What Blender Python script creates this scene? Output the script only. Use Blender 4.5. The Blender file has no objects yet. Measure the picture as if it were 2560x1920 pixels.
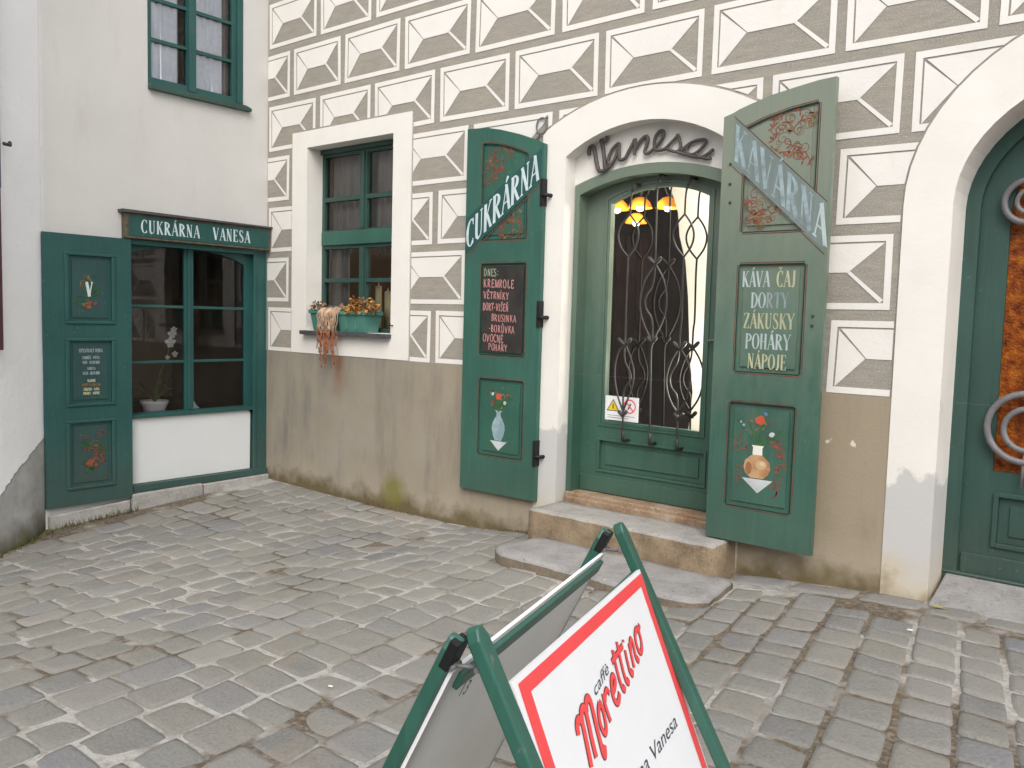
import bpy, math, random
from mathutils import Vector, Matrix, noise
random.seed(7)
R = math.radians
sc = bpy.context.scene
col = sc.collection
# ------------------------------------------------------------------ camera, world, sun, exposure
CAM = Vector((6.43846, -4.42778, 1.31351))
RM = ((0.7715916, -0.6322499, -0.0700455), (0.6355508, 0.7708652, 0.0429190), (0.0268601, -0.0776335, 0.9966201))  # rows; columns = right, forward, up
FPX = 2127.94
cd = bpy.data.cameras.new('camera'); cam = bpy.data.objects.new('camera', cd); col.objects.link(cam)
cd.sensor_width = 36; cd.lens = 36 * FPX / 2560; cd.clip_start = .05; cd.clip_end = 500
m = Matrix.Identity(4)
for r in range(3):
    m[r][0] = RM[r][0]; m[r][1] = RM[r][2]; m[r][2] = -RM[r][1]; m[r][3] = CAM[r]
cam.matrix_world = m
sc.camera = cam
w = bpy.data.worlds.new('World'); sc.world = w; w.use_nodes = True
nt = w.node_tree; nt.nodes.clear()
sky = nt.nodes.new('ShaderNodeTexSky'); sky.sky_type = 'NISHITA'; sky.sun_disc = False
SUN_EL, SUN_ROT = R(46), R(143)
sky.sun_elevation = SUN_EL; sky.sun_rotation = SUN_ROT; sky.dust_density = 4.0
hs = nt.nodes.new('ShaderNodeHueSaturation'); hs.inputs['Saturation'].default_value = .42
bg = nt.nodes.new('ShaderNodeBackground'); bg.inputs[1].default_value = .15
wo = nt.nodes.new('ShaderNodeOutputWorld')
nt.links.new(sky.outputs[0], hs.inputs['Color']); nt.links.new(hs.outputs[0], bg.inputs[0]); nt.links.new(bg.outputs[0], wo.inputs[0])
sd = bpy.data.lights.new('sun', 'SUN'); sd.energy = .55; sd.angle = R(50); sd.color = (1, .95, .87)
sun = bpy.data.objects.new('sun', sd); col.objects.link(sun)
sv = Vector((math.sin(SUN_ROT) * math.cos(SUN_EL), math.cos(SUN_ROT) * math.cos(SUN_EL), math.sin(SUN_EL)))
sun.rotation_euler = sv.to_track_quat('Z', 'Y').to_euler(); sun.location = (4, -6, 9)
sc.view_settings.view_transform = 'Standard'; sc.view_settings.look = 'None'
sc.view_settings.exposure = .72; sc.view_settings.gamma = 1
sc.render.engine = 'CYCLES'
sc.cycles.max_bounces = 8; sc.cycles.transparent_max_bounces = 12

def pxray(u, v):           # photograph pixel (2212 wide view) -> world direction
    u, v = u * 2560 / 2212., v * 2560 / 2212.
    a, b = (u - 1280) / FPX, -(v - 960) / FPX
    return Vector([RM[i][0] * a + RM[i][1] + RM[i][2] * b for i in range(3)])
def pY(u, v, y=0.): d = pxray(u, v); return CAM + d * ((y - CAM.y) / d.y)
def pX(u, v, x=0.): d = pxray(u, v); return CAM + d * ((x - CAM.x) / d.x)
def pZ(u, v, z=0.): d = pxray(u, v); return CAM + d * ((z - CAM.z) / d.z)

# ------------------------------------------------------------------ materials
def srgb(r, g, b):
    f = lambda c: (c / 255 / 12.92) if c / 255 <= .04045 else ((c / 255 + .055) / 1.055) ** 2.4
    return (f(r), f(g), f(b), 1)
class NM:
    def __init__(s, name):
        s.m = bpy.data.materials.new(name); s.m.use_nodes = True; s.t = s.m.node_tree
        s.b = s.t.nodes['Principled BSDF']; s.tc = None
    def n(s, ty, ins=None, **kw):
        x = s.t.nodes.new('ShaderNode' + ty)
        for k, v in kw.items(): setattr(x, k, v)
        for k, v in (ins or {}).items():
            if isinstance(v, bpy.types.NodeSocket): s.t.links.new(v, x.inputs[k])
            else: x.inputs[k].default_value = v
        return x
    def pos(s, scale=(1, 1, 1)):
        if not s.tc: s.tc = s.n('NewGeometry').outputs['Position']
        if scale == (1, 1, 1): return s.tc
        return s.n('Vector', 0) if False else s.n('VectorMath', {0: s.tc, 1: scale}, operation='MULTIPLY').outputs[0]
    def noise(s, scale, detail=4, rough=.55, vec=None, dist=0.):
        return s.n('TexNoise', {'Vector': vec or s.pos(), 'Scale': scale, 'Detail': detail, 'Roughness': rough, 'Distortion': dist}).outputs['Fac']
    def ramp(s, fac, stops):
        x = s.n('ValToRGB', {0: fac}); e = x.color_ramp.elements
        while len(e) < len(stops): e.new(.5)
        for i, (p, c) in enumerate(stops): e[i].position = p; e[i].color = c if len(c) == 4 else (*c, 1)
        return x.outputs[0]
    def mask(s, fac, lo, hi): return s.n('MapRange', {0: fac, 1: lo, 2: hi}, clamp=True).outputs[0]
    def math(s, op, a, b=0.): return s.n('Math', {0: a, 1: b}, operation=op).outputs[0]
    def mix(s, f, a, b): 
        x = s.n('Mix', data_type='RGBA'); 
        for k, v in ((0, f), (6, a), (7, b)):
            if isinstance(v, bpy.types.NodeSocket): s.t.links.new(v, x.inputs[k])
            else: x.inputs[k].default_value = v
        return x.outputs[2]
    def xyz(s): return s.n('SeparateXYZ', {0: s.pos()}).outputs
    def out(s, color=None, rough=.8, bump=None, bs=.2, bd=.01, spec=.3, metal=0.):
        if color is not None:
            if isinstance(color, bpy.types.NodeSocket): s.t.links.new(color, s.b.inputs['Base Color'])
            else: s.b.inputs['Base Color'].default_value = color
        if isinstance(rough, bpy.types.NodeSocket): s.t.links.new(rough, s.b.inputs['Roughness'])
        else: s.b.inputs['Roughness'].default_value = rough
        s.b.inputs['Specular IOR Level'].default_value = spec; s.b.inputs['Metallic'].default_value = metal
        if bump is not None:
            bn = s.n('Bump', {'Height': bump, 'Strength': bs, 'Distance': bd})
            s.t.links.new(bn.outputs[0], s.b.inputs['Normal'])
        return s.m
def sc4(c, k): return (c[0] * k, c[1] * k, c[2] * k, 1)

def plaster(name, base, var=.08, bump=.35, scale=3.):
    M = NM(name); a = M.noise(scale, 5); b = M.noise(60, 4)
    c = M.ramp(a, [(.3, sc4(base, 1 - var)), (.7, sc4(base, 1 + var * .6))])
    c = M.mix(M.math('MULTIPLY', M.mask(M.noise(2.4, 6, .7, M.pos((2, 2, .5))), .55, .75), .22), c, (base[0] * .72, base[1] * .68, base[2] * .6, 1))
    c = M.mix(M.math('MULTIPLY', M.mask(M.noise(24, 5, .7), .6, .72), .18), c, sc4(base, .62))
    h = M.math('ADD', M.math('MULTIPLY', M.noise(9, 3), 1.2), M.math('MULTIPLY', b, .5))
    return M.out(c, .9, h, bump, .01, .2)
m_white = plaster('lime_plaster_white', (.74, .72, .68), .04, .25)
m_wash = plaster('whitewash_smooth', (.57, .562, .54), .05, .3, 1.4)
def m_neigh():
    M = NM('rough_whitewash_and_cement'); X = M.xyz()
    w0 = M.ramp(M.noise(2, 4), [(.3, (.85, .86, .87, 1)), (.7, (.91, .91, .92, 1))])
    a = M.noise(5, 6, .65); b = M.noise(40, 4)
    ce = M.ramp(a, [(.28, (.27, .27, .25, 1)), (.55, (.40, .40, .385, 1)), (.75, (.5, .49, .46, 1))])
    k = M.mask(M.math('ADD', X[2], M.math('MULTIPLY', M.noise(7, 4), .22)), .0, -.22); ce = M.mix(k, ce, (.09, .085, .04, 1))
    e = M.math('ADD', M.math('ADD', X[2], M.math('MULTIPLY', X[0], .95)), M.math('MULTIPLY', M.math('SUBTRACT', M.noise(6, 5, .6), .5), .16))
    sel = M.mask(e, .385, .375); edge = M.math('MULTIPLY', M.mask(e, .372, .379), M.mask(e, .392, .385))
    c = M.mix(sel, w0, ce); c = M.mix(M.math('MULTIPLY', edge, .7), c, (.2, .2, .19, 1))
    h = M.math('ADD', M.math('ADD', M.noise(12, 5), M.math('MULTIPLY', M.noise(70, 4), .5)), M.math('MULTIPLY', sel, -.9))
    return M.out(c, .92, h, .45, .012, .15)
m_neigh = m_neigh(); m_cement = m_neigh
def m_scratch():
    M = NM('scratched_grey_render')
    st = M.noise(7, 7, .75, M.pos((1, 1, 5))); a = M.noise(2.2, 4); f = M.noise(130, 3, .7)
    c = M.ramp(a, [(.3, (.31, .29, .25, 1)), (.7, (.375, .34, .275, 1))])
    c = M.mix(M.mask(st, .35, .7), c, (.25, .235, .21, 1)); c = M.mix(M.mask(f, .52, .72), c, (.48, .45, .40, 1))
    return M.out(c, .95, M.math('ADD', f, st), .5, .006, .15)
m_scratch = m_scratch()
def m_dado():
    M = NM('stained_ochre_render'); X = M.xyz()
    a = M.noise(1.6, 5, .6); v = M.noise(3.5, 6, .65, M.pos((1.6, 1, .3))); f = M.noise(90, 4)
    c = M.ramp(a, [(.3, (.245, .228, .195, 1)), (.5, (.295, .265, .21, 1)), (.72, (.315, .29, .25, 1))])
    c = M.mix(M.mask(v, .48, .75), c, (.19, .178, .155, 1))
    # warm, less grimy towards the doors (larger x)
    c = M.mix(M.math('MULTIPLY', M.mask(X[0], 1.2, 4.0), .5), c, (.33, .262, .165, 1))
    zz = M.math('ADD', X[2], M.math('MULTIPLY', M.math('SUBTRACT', M.noise(5, 5, .6), .5), .35))
    zz = M.math('SUBTRACT', zz, M.math('MULTIPLY', M.math('MAXIMUM', M.math('SUBTRACT', X[0], 3.0), 0.), .06))
    k = M.math('MULTIPLY', M.mask(zz, .16, .0), .7); c = M.mix(M.math('MULTIPLY', k, M.mask(M.noise(2.5, 4), .38, .6)), c, (.36, .31, .24, 1))          # bare stone tone low down
    k2 = M.math('MULTIPLY', M.mask(zz, -.02, -.15), .85); c = M.mix(k2, c, (.11, .085, .035, 1))                            # damp moss line
    bl = M.n('VectorMath', {0: M.pos(), 1: (1.66, 0, -.04)}, operation='DISTANCE').outputs['Value']
    k3 = M.mask(M.math('ADD', bl, M.math('MULTIPLY', M.noise(12, 5), .14)), .25, .12); c = M.mix(M.math('MULTIPLY', k3, .8), c, (.17, .16, .03, 1))
    rx = M.n('VectorMath', {0: M.n('VectorMath', {0: M.pos((1, 1, .32)), 1: (1.0, 0, .29)}, operation='SUBTRACT').outputs[0]}, operation='LENGTH').outputs['Value']
    k4 = M.mask(M.math('ADD', rx, M.math('MULTIPLY', M.noise(16, 4, .6, M.pos((2.5, 1, .5))), .08)), .15, .05); c = M.mix(M.math('MULTIPLY', k4, .75), c, (.21, .10, .05, 1))  # rust run under the flower box
    ch = M.mask(M.noise(7.5, 3, .5, M.n('VectorMath', {0: M.pos(), 1: (3.1, 0, 8)}, operation='ADD').outputs[0]), .70, .72)
    c = M.mix(M.math('MULTIPLY', ch, M.mask(X[0], 4.4, 4.8)), c, (.62, .58, .5, 1))                # chipped spots
    return M.out(c, .95, M.math('ADD', M.math('MULTIPLY', a, 2), M.math('MULTIPLY', f, .35)), .3, .012, .15)
m_dado = m_dado()
def m_surround(name):
    M = NM(name); X = M.xyz()
    c = M.ramp(M.noise(3, 4), [(.3, (.72, .70, .655, 1)), (.7, (.77, .75, .705, 1))])
    zz = M.math('ADD', X[2], M.math('MULTIPLY', M.math('SUBTRACT', M.noise(4.2, 5, .6), .5), .55))
    c = M.mix(M.mask(zz, .62, .58), c, (.52, .515, .505, 1)); c = M.mix(M.mask(zz, .26, .08), c, (.54, .485, .38, 1)); c = M.mix(M.mask(zz, .10, -.06), c, (.24, .19, .11, 1))
    return M.out(c, .9, M.math('ADD', M.noise(8, 4), M.math('MULTIPLY', M.noise(70, 4), .4)), .22, .008, .2)
m_surr = m_surround('painted_stone_surround')
def paint(name, base, rough=.42, var=.16, spec=.5, worn=None, fade_sheen=False, strength=.6):
    M = NM(name); a = M.noise(2.5, 5); g = M.noise(5, 5, .65, M.pos((7, 7, .7)))
    c = M.ramp(a, [(.3, sc4(base, 1 - var)), (.7, sc4(base, 1 + var))])
    c = M.mix(M.math('MULTIPLY', M.mask(g, .5, .8), .35), c, sc4(base, .6))
    if worn: c = M.mix(M.math('MULTIPLY', M.mask(M.noise(3.2, 6, .65, M.pos((2, 2, 1))), .42, .75), worn[0]), c, worn[1])
    if fade_sheen:   # weathered fading plus sky sheen painted into the colour, strongest at the top
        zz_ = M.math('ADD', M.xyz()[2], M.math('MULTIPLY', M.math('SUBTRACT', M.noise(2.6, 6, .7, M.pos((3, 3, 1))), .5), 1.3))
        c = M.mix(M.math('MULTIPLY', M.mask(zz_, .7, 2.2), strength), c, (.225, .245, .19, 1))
    st_ = M.noise(22, 5, .7, M.pos((3, 3, .12))); c = M.mix(M.math('MULTIPLY', M.mask(st_, .5, .72), .28), c, sc4(base, 1.7))
    gr_ = M.mask(M.math('ADD', M.xyz()[2], M.math('MULTIPLY', M.noise(9, 5, .7), .5)), .75, .2); c = M.mix(M.math('MULTIPLY', gr_, .28), c, (.10, .095, .075, 1))
    sp = M.mask(M.noise(38, 4, .65), .66, .70); c = M.mix(M.math('MULTIPLY', sp, .4), c, (.20, .19, .15, 1))
    rr = M.n('MapRange', {0: M.noise(7, 4), 3: rough - .08, 4: rough + .15}).outputs[0]
    return M.out(c, rr, M.math('ADD', g, M.math('MULTIPLY', M.noise(35, 3), .35)), .18, .004, spec)
m_green = paint('green_paint', (.030, .108, .080))
m_greenR = paint('weathered_green_paint_sheen', (.040, .108, .080), .36, .18, .5, None, True, .82)
m_greenD = paint('green_paint_door', (.036, .098, .070), .38, .16, .5, None, True)
m_green2 = paint('dark_green_paint', (.026, .068, .056), .45)
m_bandR = paint('bleached_blue_band', (.15, .19, .18), .45, .25)
m_teal = paint('teal_paint', (.016, .078, .072), .45)
m_tealdk = paint('teal_dark_panel', (.018, .062, .060), .5)
m_panelg = paint('green_panel', (.026, .100, .070), .45)
m_band = paint('lettering_band', (.012, .070, .062), .5)
m_boardframe = paint('sandwich_green', (.028, .108, .080), .35)
def flat(name, c, rough=.7, var=.06, spec=.3, sc=12):
    M = NM(name); a = M.noise(sc, 4)
    return M.out(M.ramp(a, [(.3, sc4(c, 1 - var)), (.7, sc4(c, 1 + var))]), rough, M.noise(90, 2), .08, .002, spec)
m_redline = flat('rust_red_line', (.13, .06, .04), .8, .3)
m_linedk = flat('dark_groove', (.008, .025, .02), .8)
m_letter = flat('pale_blue_lettering', (.52, .62, .64), .6, .12)
m_letter2 = flat('cream_lettering', (.42, .42, .27), .6, .12)
m_letterF = flat('faded_blue_lettering', (.24, .30, .31), .6, .25, .3, 25)
m_letterM = flat('menu_lettering', (.38, .45, .45), .6, .15)
m_letterK = flat('bleached_blue_lettering', (.25, .32, .34), .6, .3, .3, 18)
m_chalkb = flat('chalkboard', (.032, .030, .028), .85, .25)
m_pink = flat('pink_chalk', (.50, .24, .23), .95, .25, .1, 60)
m_chalkw = flat('grey_green_chalk', (.28, .32, .24), .95, .3, .1, 60)
m_vine = flat('vine_red', (.22, .07, .045), .8, .4, .2, 30)
m_vine2 = flat('vine_ochre', (.20, .13, .06), .8, .4, .2, 30)
m_leafp = flat('painted_leaf', (.05, .12, .03), .8, .4, .2, 30)
m_flR = flat('painted_red_flower', (.46, .085, .04), .7, .2)
m_flW = flat('painted_white_flower', (.47, .50, .51), .7, .2)
m_flB = flat('painted_blue_flower', (.08, .18, .35), .7, .2)
def grad2(name, ca, cb, cx):
    M = NM(name); return M.out(M.ramp(M.noise(14, 3), [(.35, ca), (.65, cb)]), .7)
m_vaseb = grad2('painted_blue_vase', (.21, .31, .34, 1), (.34, .45, .48, 1), 0)
m_vaseo = grad2('painted_clay_jug', (.36, .18, .08, 1), (.50, .32, .17, 1), 0)
m_iron = flat('wrought_iron', (.036, .034, .033), .55, .3, .5)
m_grillerefl = flat('grille_reflection_black', (.018, .016, .015), .7)
m_irong = flat('grey_iron_scroll', (.085, .072, .068), .6, .25, .4)
m_irongal = flat('grey_metal', (.15, .145, .15), .5, .2, .5)
m_black = flat('black_rubber', (.012, .012, .013), .5)
m_signw = flat('white_board', (.82, .83, .85), .35, .015, .5)
m_signred = flat('red_print', (.86, .075, .08), .35, .05, .5)
m_signoutline = flat('print_outline', (.16, .045, .05), .4)
m_print = flat('black_print', (.05, .06, .08), .4)
m_yellow = flat('warning_yellow', (.80, .58, .02), .4)
m_boardback = flat('unpainted_board_back', (.74, .72, .66), .7, .06, .3, 3)
def m_sheet():
    M = NM('thin_plastic_sheet'); c = M.ramp(M.noise(3, 4), [(.3, (.80, .79, .75, 1)), (.7, (.88, .87, .84, 1))]); M.out(c, .5, None)
    tr = M.n('BsdfTranslucent', {'Color': c}); mx = M.n('MixShader', {0: .55, 1: M.b.outputs[0], 2: tr.outputs[0]}); M.t.links.new(mx.outputs[0], M.t.nodes['Material Output'].inputs[0]); return M.m
m_sheet = m_sheet()
m_panelw = flat('white_painted_panel', (.66, .68, .68), .6, .03, .3, 2)
m_metalcap = flat('lead_flashing', (.07, .07, .075), .5, .3, .4)
m_brownfr = flat('worn_brown_edge', (.10, .085, .06), .7, .4, .3, 18)
m_plast = flat('teal_plastic', (.075, .21, .175), .4, .12, .5, 6)
m_hi = flat('jug_highlight', (.53, .37, .21), .7)
m_hi2 = flat('jug_bright', (.58, .47, .31), .7)
m_lo = flat('jug_dark', (.28, .13, .06), .7)
m_potw = flat('white_ceramic', (.90, .90, .88), .3, .03, .5)
m_stem = flat('orchid_green', (.16, .2, .06), .6, .3)
m_petal = flat('orchid_petal', (.7, .68, .62), .6, .08)
m_dry = flat('dry_orange_leaf', (.40, .19, .05), .8, .5, .2, 30)
m_dry2 = flat('dry_brown_leaf', (.18, .13, .07), .85, .5, .2, 30)
m_trail = flat('dry_trailing_stem', (.42, .29, .2), .85, .5, .2, 20)
m_trailr = flat('rusty_trailing_stem', (.30, .12, .06), .85, .4, .2, 20)
m_moss = flat('weeds', (.10, .12, .03), .9, .5, .2, 30)
m_maroon = paint('maroon_shutter', (.09, .03, .045), .5)
m_purple = paint('blue_grey_shutter', (.07, .06, .13), .5)
def stone(name, cols, bump=.6):
    M = NM(name); a = M.noise(6, 6, .65); f = M.noise(60, 5, .7)
    c = M.ramp(a, [(.28, cols[0]), (.5, cols[1]), (.72, cols[2])]); c = M.mix(M.mask(f, .58, .72), c, sc4(cols[2], 1.25)); c = M.mix(M.mask(f, .42, .3), c, sc4(cols[0], .6))
    return M.out(c, .85, M.math('ADD', a, f), bump, .01, .3)
m_steptop = stone('granite_step', [(.23, .22, .20, 1), (.32, .31, .29, 1), (.38, .36, .33, 1)])
m_stepside = stone('ochre_sandstone', [(.12, .085, .055, 1), (.225, .17, .11, 1), (.31, .25, .17, 1)])
m_slab = stone('flagstone', [(.19, .18, .17, 1), (.27, .265, .26, 1), (.33, .32, .31, 1)], .4)
m_slabside = stone('flagstone_brown', [(.075, .06, .045, 1), (.14, .115, .085, 1), (.2, .165, .125, 1)], .4)
m_thresh = stone('worn_threshold', [(.15, .085, .05, 1), (.28, .19, .12, 1), (.40, .34, .27, 1)], .4)
m_plinth = stone('kerb_stone', [(.27, .26, .24, 1), (.38, .375, .355, 1), (.46, .45, .43, 1)], .4)
def m_cobble():
    M = NM('cobbles'); at = M.n('Attribute', attribute_name='tone').outputs
    s = M.n('SeparateColor', {0: at['Color']}).outputs
    a = M.noise(9, 6, .65); f = M.noise(75, 5, .7)
    c = M.ramp(s[0], [(0, (.182, .182, .184, 1)), (.25, (.212, .210, .190, 1)), (.5, (.232, .232, .222, 1)), (.75, (.243, .232, .205, 1)), (1, (.208, .213, .225, 1))])
    c = M.mix(M.math('MULTIPLY', M.mask(a, .45, .75), .45), c, (.27, .262, .22, 1))
    c = M.mix(M.math('MULTIPLY', M.mask(f, .5, .7), .5), c, (.30, .295, .275, 1)); c = M.mix(M.math('MULTIPLY', M.mask(f, .45, .3), .5), c, (.10, .096, .09, 1))
    o = M.mask(M.noise(3.1, 4), .60, .72); c = M.mix(M.math('MULTIPLY', o, .35), c, (.33, .24, .16, 1))
    # near stones paler and warmer with dried sand, edges dusted with mortar
    c = M.mix(M.math('MULTIPLY', s[1], .55), c, (.32, .31, .285, 1))
    g = M.mask(M.noise(.8, 3), .45, .65); c = M.mix(M.math('MULTIPLY', g, .22), c, (.34, .325, .27, 1))
    return M.out(c, .92, M.math('ADD', a, f), .75, .012, .15)
m_cobble = m_cobble()
def m_joint():
    M = NM('joint_mortar'); a = M.noise(1.5, 5, .6, None); f = M.noise(40, 5, .7)
    X = M.xyz()
    sel = M.math('ADD', a, M.math('MULTIPLY', M.mask(X[0], 3.2, 5.6), -.055))
    c = M.mix(M.mask(sel, .44, .52), (.11, .09, .066, 1), (.41, .405, .385, 1))
    c = M.mix(M.mask(f, .45, .7), c, (.27, .235, .19, 1))
    c = M.mix(M.math('MULTIPLY', M.mask(M.noise(4, 4), .55, .7), .5), c, (.18, .14, .09, 1))
    return M.out(c, .95, f, .7, .01, .15)
m_joint = m_joint()
m_asphalt = stone('far_paving', [(.20, .19, .18, 1), (.27, .26, .24, 1), (.31, .3, .28, 1)], .3)
def glass(name, ior=1.6, tint=(1, 1, 1, 1), rough=0.01, gain=1.0):
    m = bpy.data.materials.new(name); m.use_nodes = True; t = m.node_tree; t.nodes.clear()
    o = t.nodes.new('ShaderNodeOutputMaterial'); mx = t.nodes.new('ShaderNodeMixShader'); tr = t.nodes.new('ShaderNodeBsdfTransparent'); gl = t.nodes.new('ShaderNodeBsdfGlossy')
    fr = t.nodes.new('ShaderNodeFresnel'); fr.inputs[0].default_value = ior; tr.inputs[0].default_value = tint; gl.inputs['Roughness'].default_value = rough
    ns = t.nodes.new('ShaderNodeTexNoise'); ns.inputs['Scale'].default_value = 3.; bp = t.nodes.new('ShaderNodeBump'); bp.inputs['Strength'].default_value = .05; bp.inputs['Distance'].default_value = .02
    t.links.new(ns.outputs[0], bp.inputs['Height']); t.links.new(bp.outputs[0], gl.inputs['Normal'])
    t.links.new(fr.outputs[0], mx.inputs[0]); t.links.new(tr.outputs[0], mx.inputs[1]); t.links.new(gl.outputs[0], mx.inputs[2]); t.links.new(mx.outputs[0], o.inputs[0])
    return m
m_glass = glass('window_glass', 1.5, (.82, .84, .84, 1))
m_glass2 = glass('old_window_glass', 1.6, (.96, .97, .98, 1))
def m_amber():
    M = NM('amber_cathedral_glass'); v = M.n('TexVoronoi', {'Vector': M.pos(), 'Scale': 85.}).outputs['Distance']
    a = M.noise(22, 3); c = M.ramp(a, [(.3, (.09, .015, .002, 1)), (.52, (.25, .058, .004, 1)), (.8, (.48, .16, .012, 1))])
    return M.out(c, .4, M.math('ADD', v, a), .5, .006, .25)
m_amber = m_amber()
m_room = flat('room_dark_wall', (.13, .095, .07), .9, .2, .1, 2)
m_reflw = flat('reflection_wall_white', (.9, .88, .82), .8, .03)
m_drape = flat('brown_drape', (.045, .025, .018), .9, .3, .1, 5)
m_curt = flat('grey_striped_curtain', (.36, .33, .31), .9, .12, .1, 6)
def m_lace():
    M = NM('white_lace_curtain'); a = M.noise(30, 4); return M.out(M.ramp(a, [(.3, (.84, .87, .94, 1)), (.7, (.94, .96, 1, 1))]), .9, a, .3, .01, .1)
m_lace = m_lace()
def emis(name, c, s):
    M = NM(name); M.b.inputs['Emission Color'].default_value = c; M.b.inputs['Emission Strength'].default_value = s; return M.out(c, .5)
m_shade = emis('amber_lamp_shade', (.95, .36, .03, 1), .42)
m_bulb = emis('lit_bulb', (1, .88, .66, 1), 5)
m_facade = plaster('far_facade', (.50, .46, .38), .08)
m_facwin = flat('far_window', (.05, .05, .055), .3)
m_candle = flat('candle_wax', (.75, .66, .42), .5, .05)
m_litter = flat('litter', (.75, .72, .66), .8)
m_leaff = flat('fallen_leaf', (.28, .26, .06), .8, .3)

# ------------------------------------------------------------------ geometry helpers
def area(p): return .5 * sum(p[i][0] * p[(i + 1) % len(p)][1] - p[(i + 1) % len(p)][0] * p[i][1] for i in range(len(p)))
def ccw(p): return p if area(p) > 0 else p[::-1]
def clip(poly, p, q, left=True):
    out = []; s = 1 if left else -1
    f = lambda a: s * ((q[0] - p[0]) * (a[1] - p[1]) - (q[1] - p[1]) * (a[0] - p[0]))
    for i in range(len(poly)):
        a, b = poly[i], poly[(i + 1) % len(poly)]; fa, fb = f(a), f(b)
        if fa >= 0: out.append(a)
        if (fa > 0 and fb < 0) or (fa < 0 and fb > 0):
            t = fa / (fa - fb); out.append((a[0] + t * (b[0] - a[0]), a[1] + t * (b[1] - a[1])))
    return out
def subtract(polys, C):
    C = ccw(C); res = []
    bx = (min(p[0] for p in C), max(p[0] for p in C), min(p[1] for p in C), max(p[1] for p in C))
    for poly in polys:
        if max(p[0] for p in poly) <= bx[0] or min(p[0] for p in poly) >= bx[1] or max(p[1] for p in poly) <= bx[2] or min(p[1] for p in poly) >= bx[3]:
            res.append(poly); continue
        rem = poly
        for i in range(len(C)):
            p, q = C[i], C[(i + 1) % len(C)]
            o = clip(rem, p, q, False)
            if len(o) > 2 and abs(area(o)) > 1e-7: res.append(o)
            rem = clip(rem, p, q, True)
            if len(rem) < 3 or abs(area(rem)) < 1e-8: break
    return res
def rect(x0, x1, z0, z1): return [(x0, z0), (x1, z0), (x1, z1), (x0, z1)]
def seg_arch(x0, x1, z0, zs, za, n=16):     # segmental arched outline, ccw
    c = (x0 + x1) / 2; hw = (x1 - x0) / 2; h = za - zs; r = (hw * hw + h * h) / (2 * h); cz = za - r; a0 = math.asin(min(1, hw / r))
    return [(x0, z0), (x1, z0)] + [(c + r * math.sin(a0 - 2 * a0 * i / n), cz + r * math.cos(a0 - 2 * a0 * i / n)) for i in range(n + 1)]
def ell_arch(x0, x1, z0, zs, ry, n=28):
    c = (x0 + x1) / 2; rx = (x1 - x0) / 2
    return [(x0, z0), (x1, z0)] + [(c + rx * math.cos(math.pi * i / n), zs + ry * math.sin(math.pi * i / n)) for i in range(n + 1)]
def FM(y0): return lambda a, b, c: (a, y0 - c, b)           # facing the viewer on the sgraffito wall
def FL(x0): return lambda a, b, c: (x0 + c, a, b)           # on the white wall, a runs towards the corner
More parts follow.
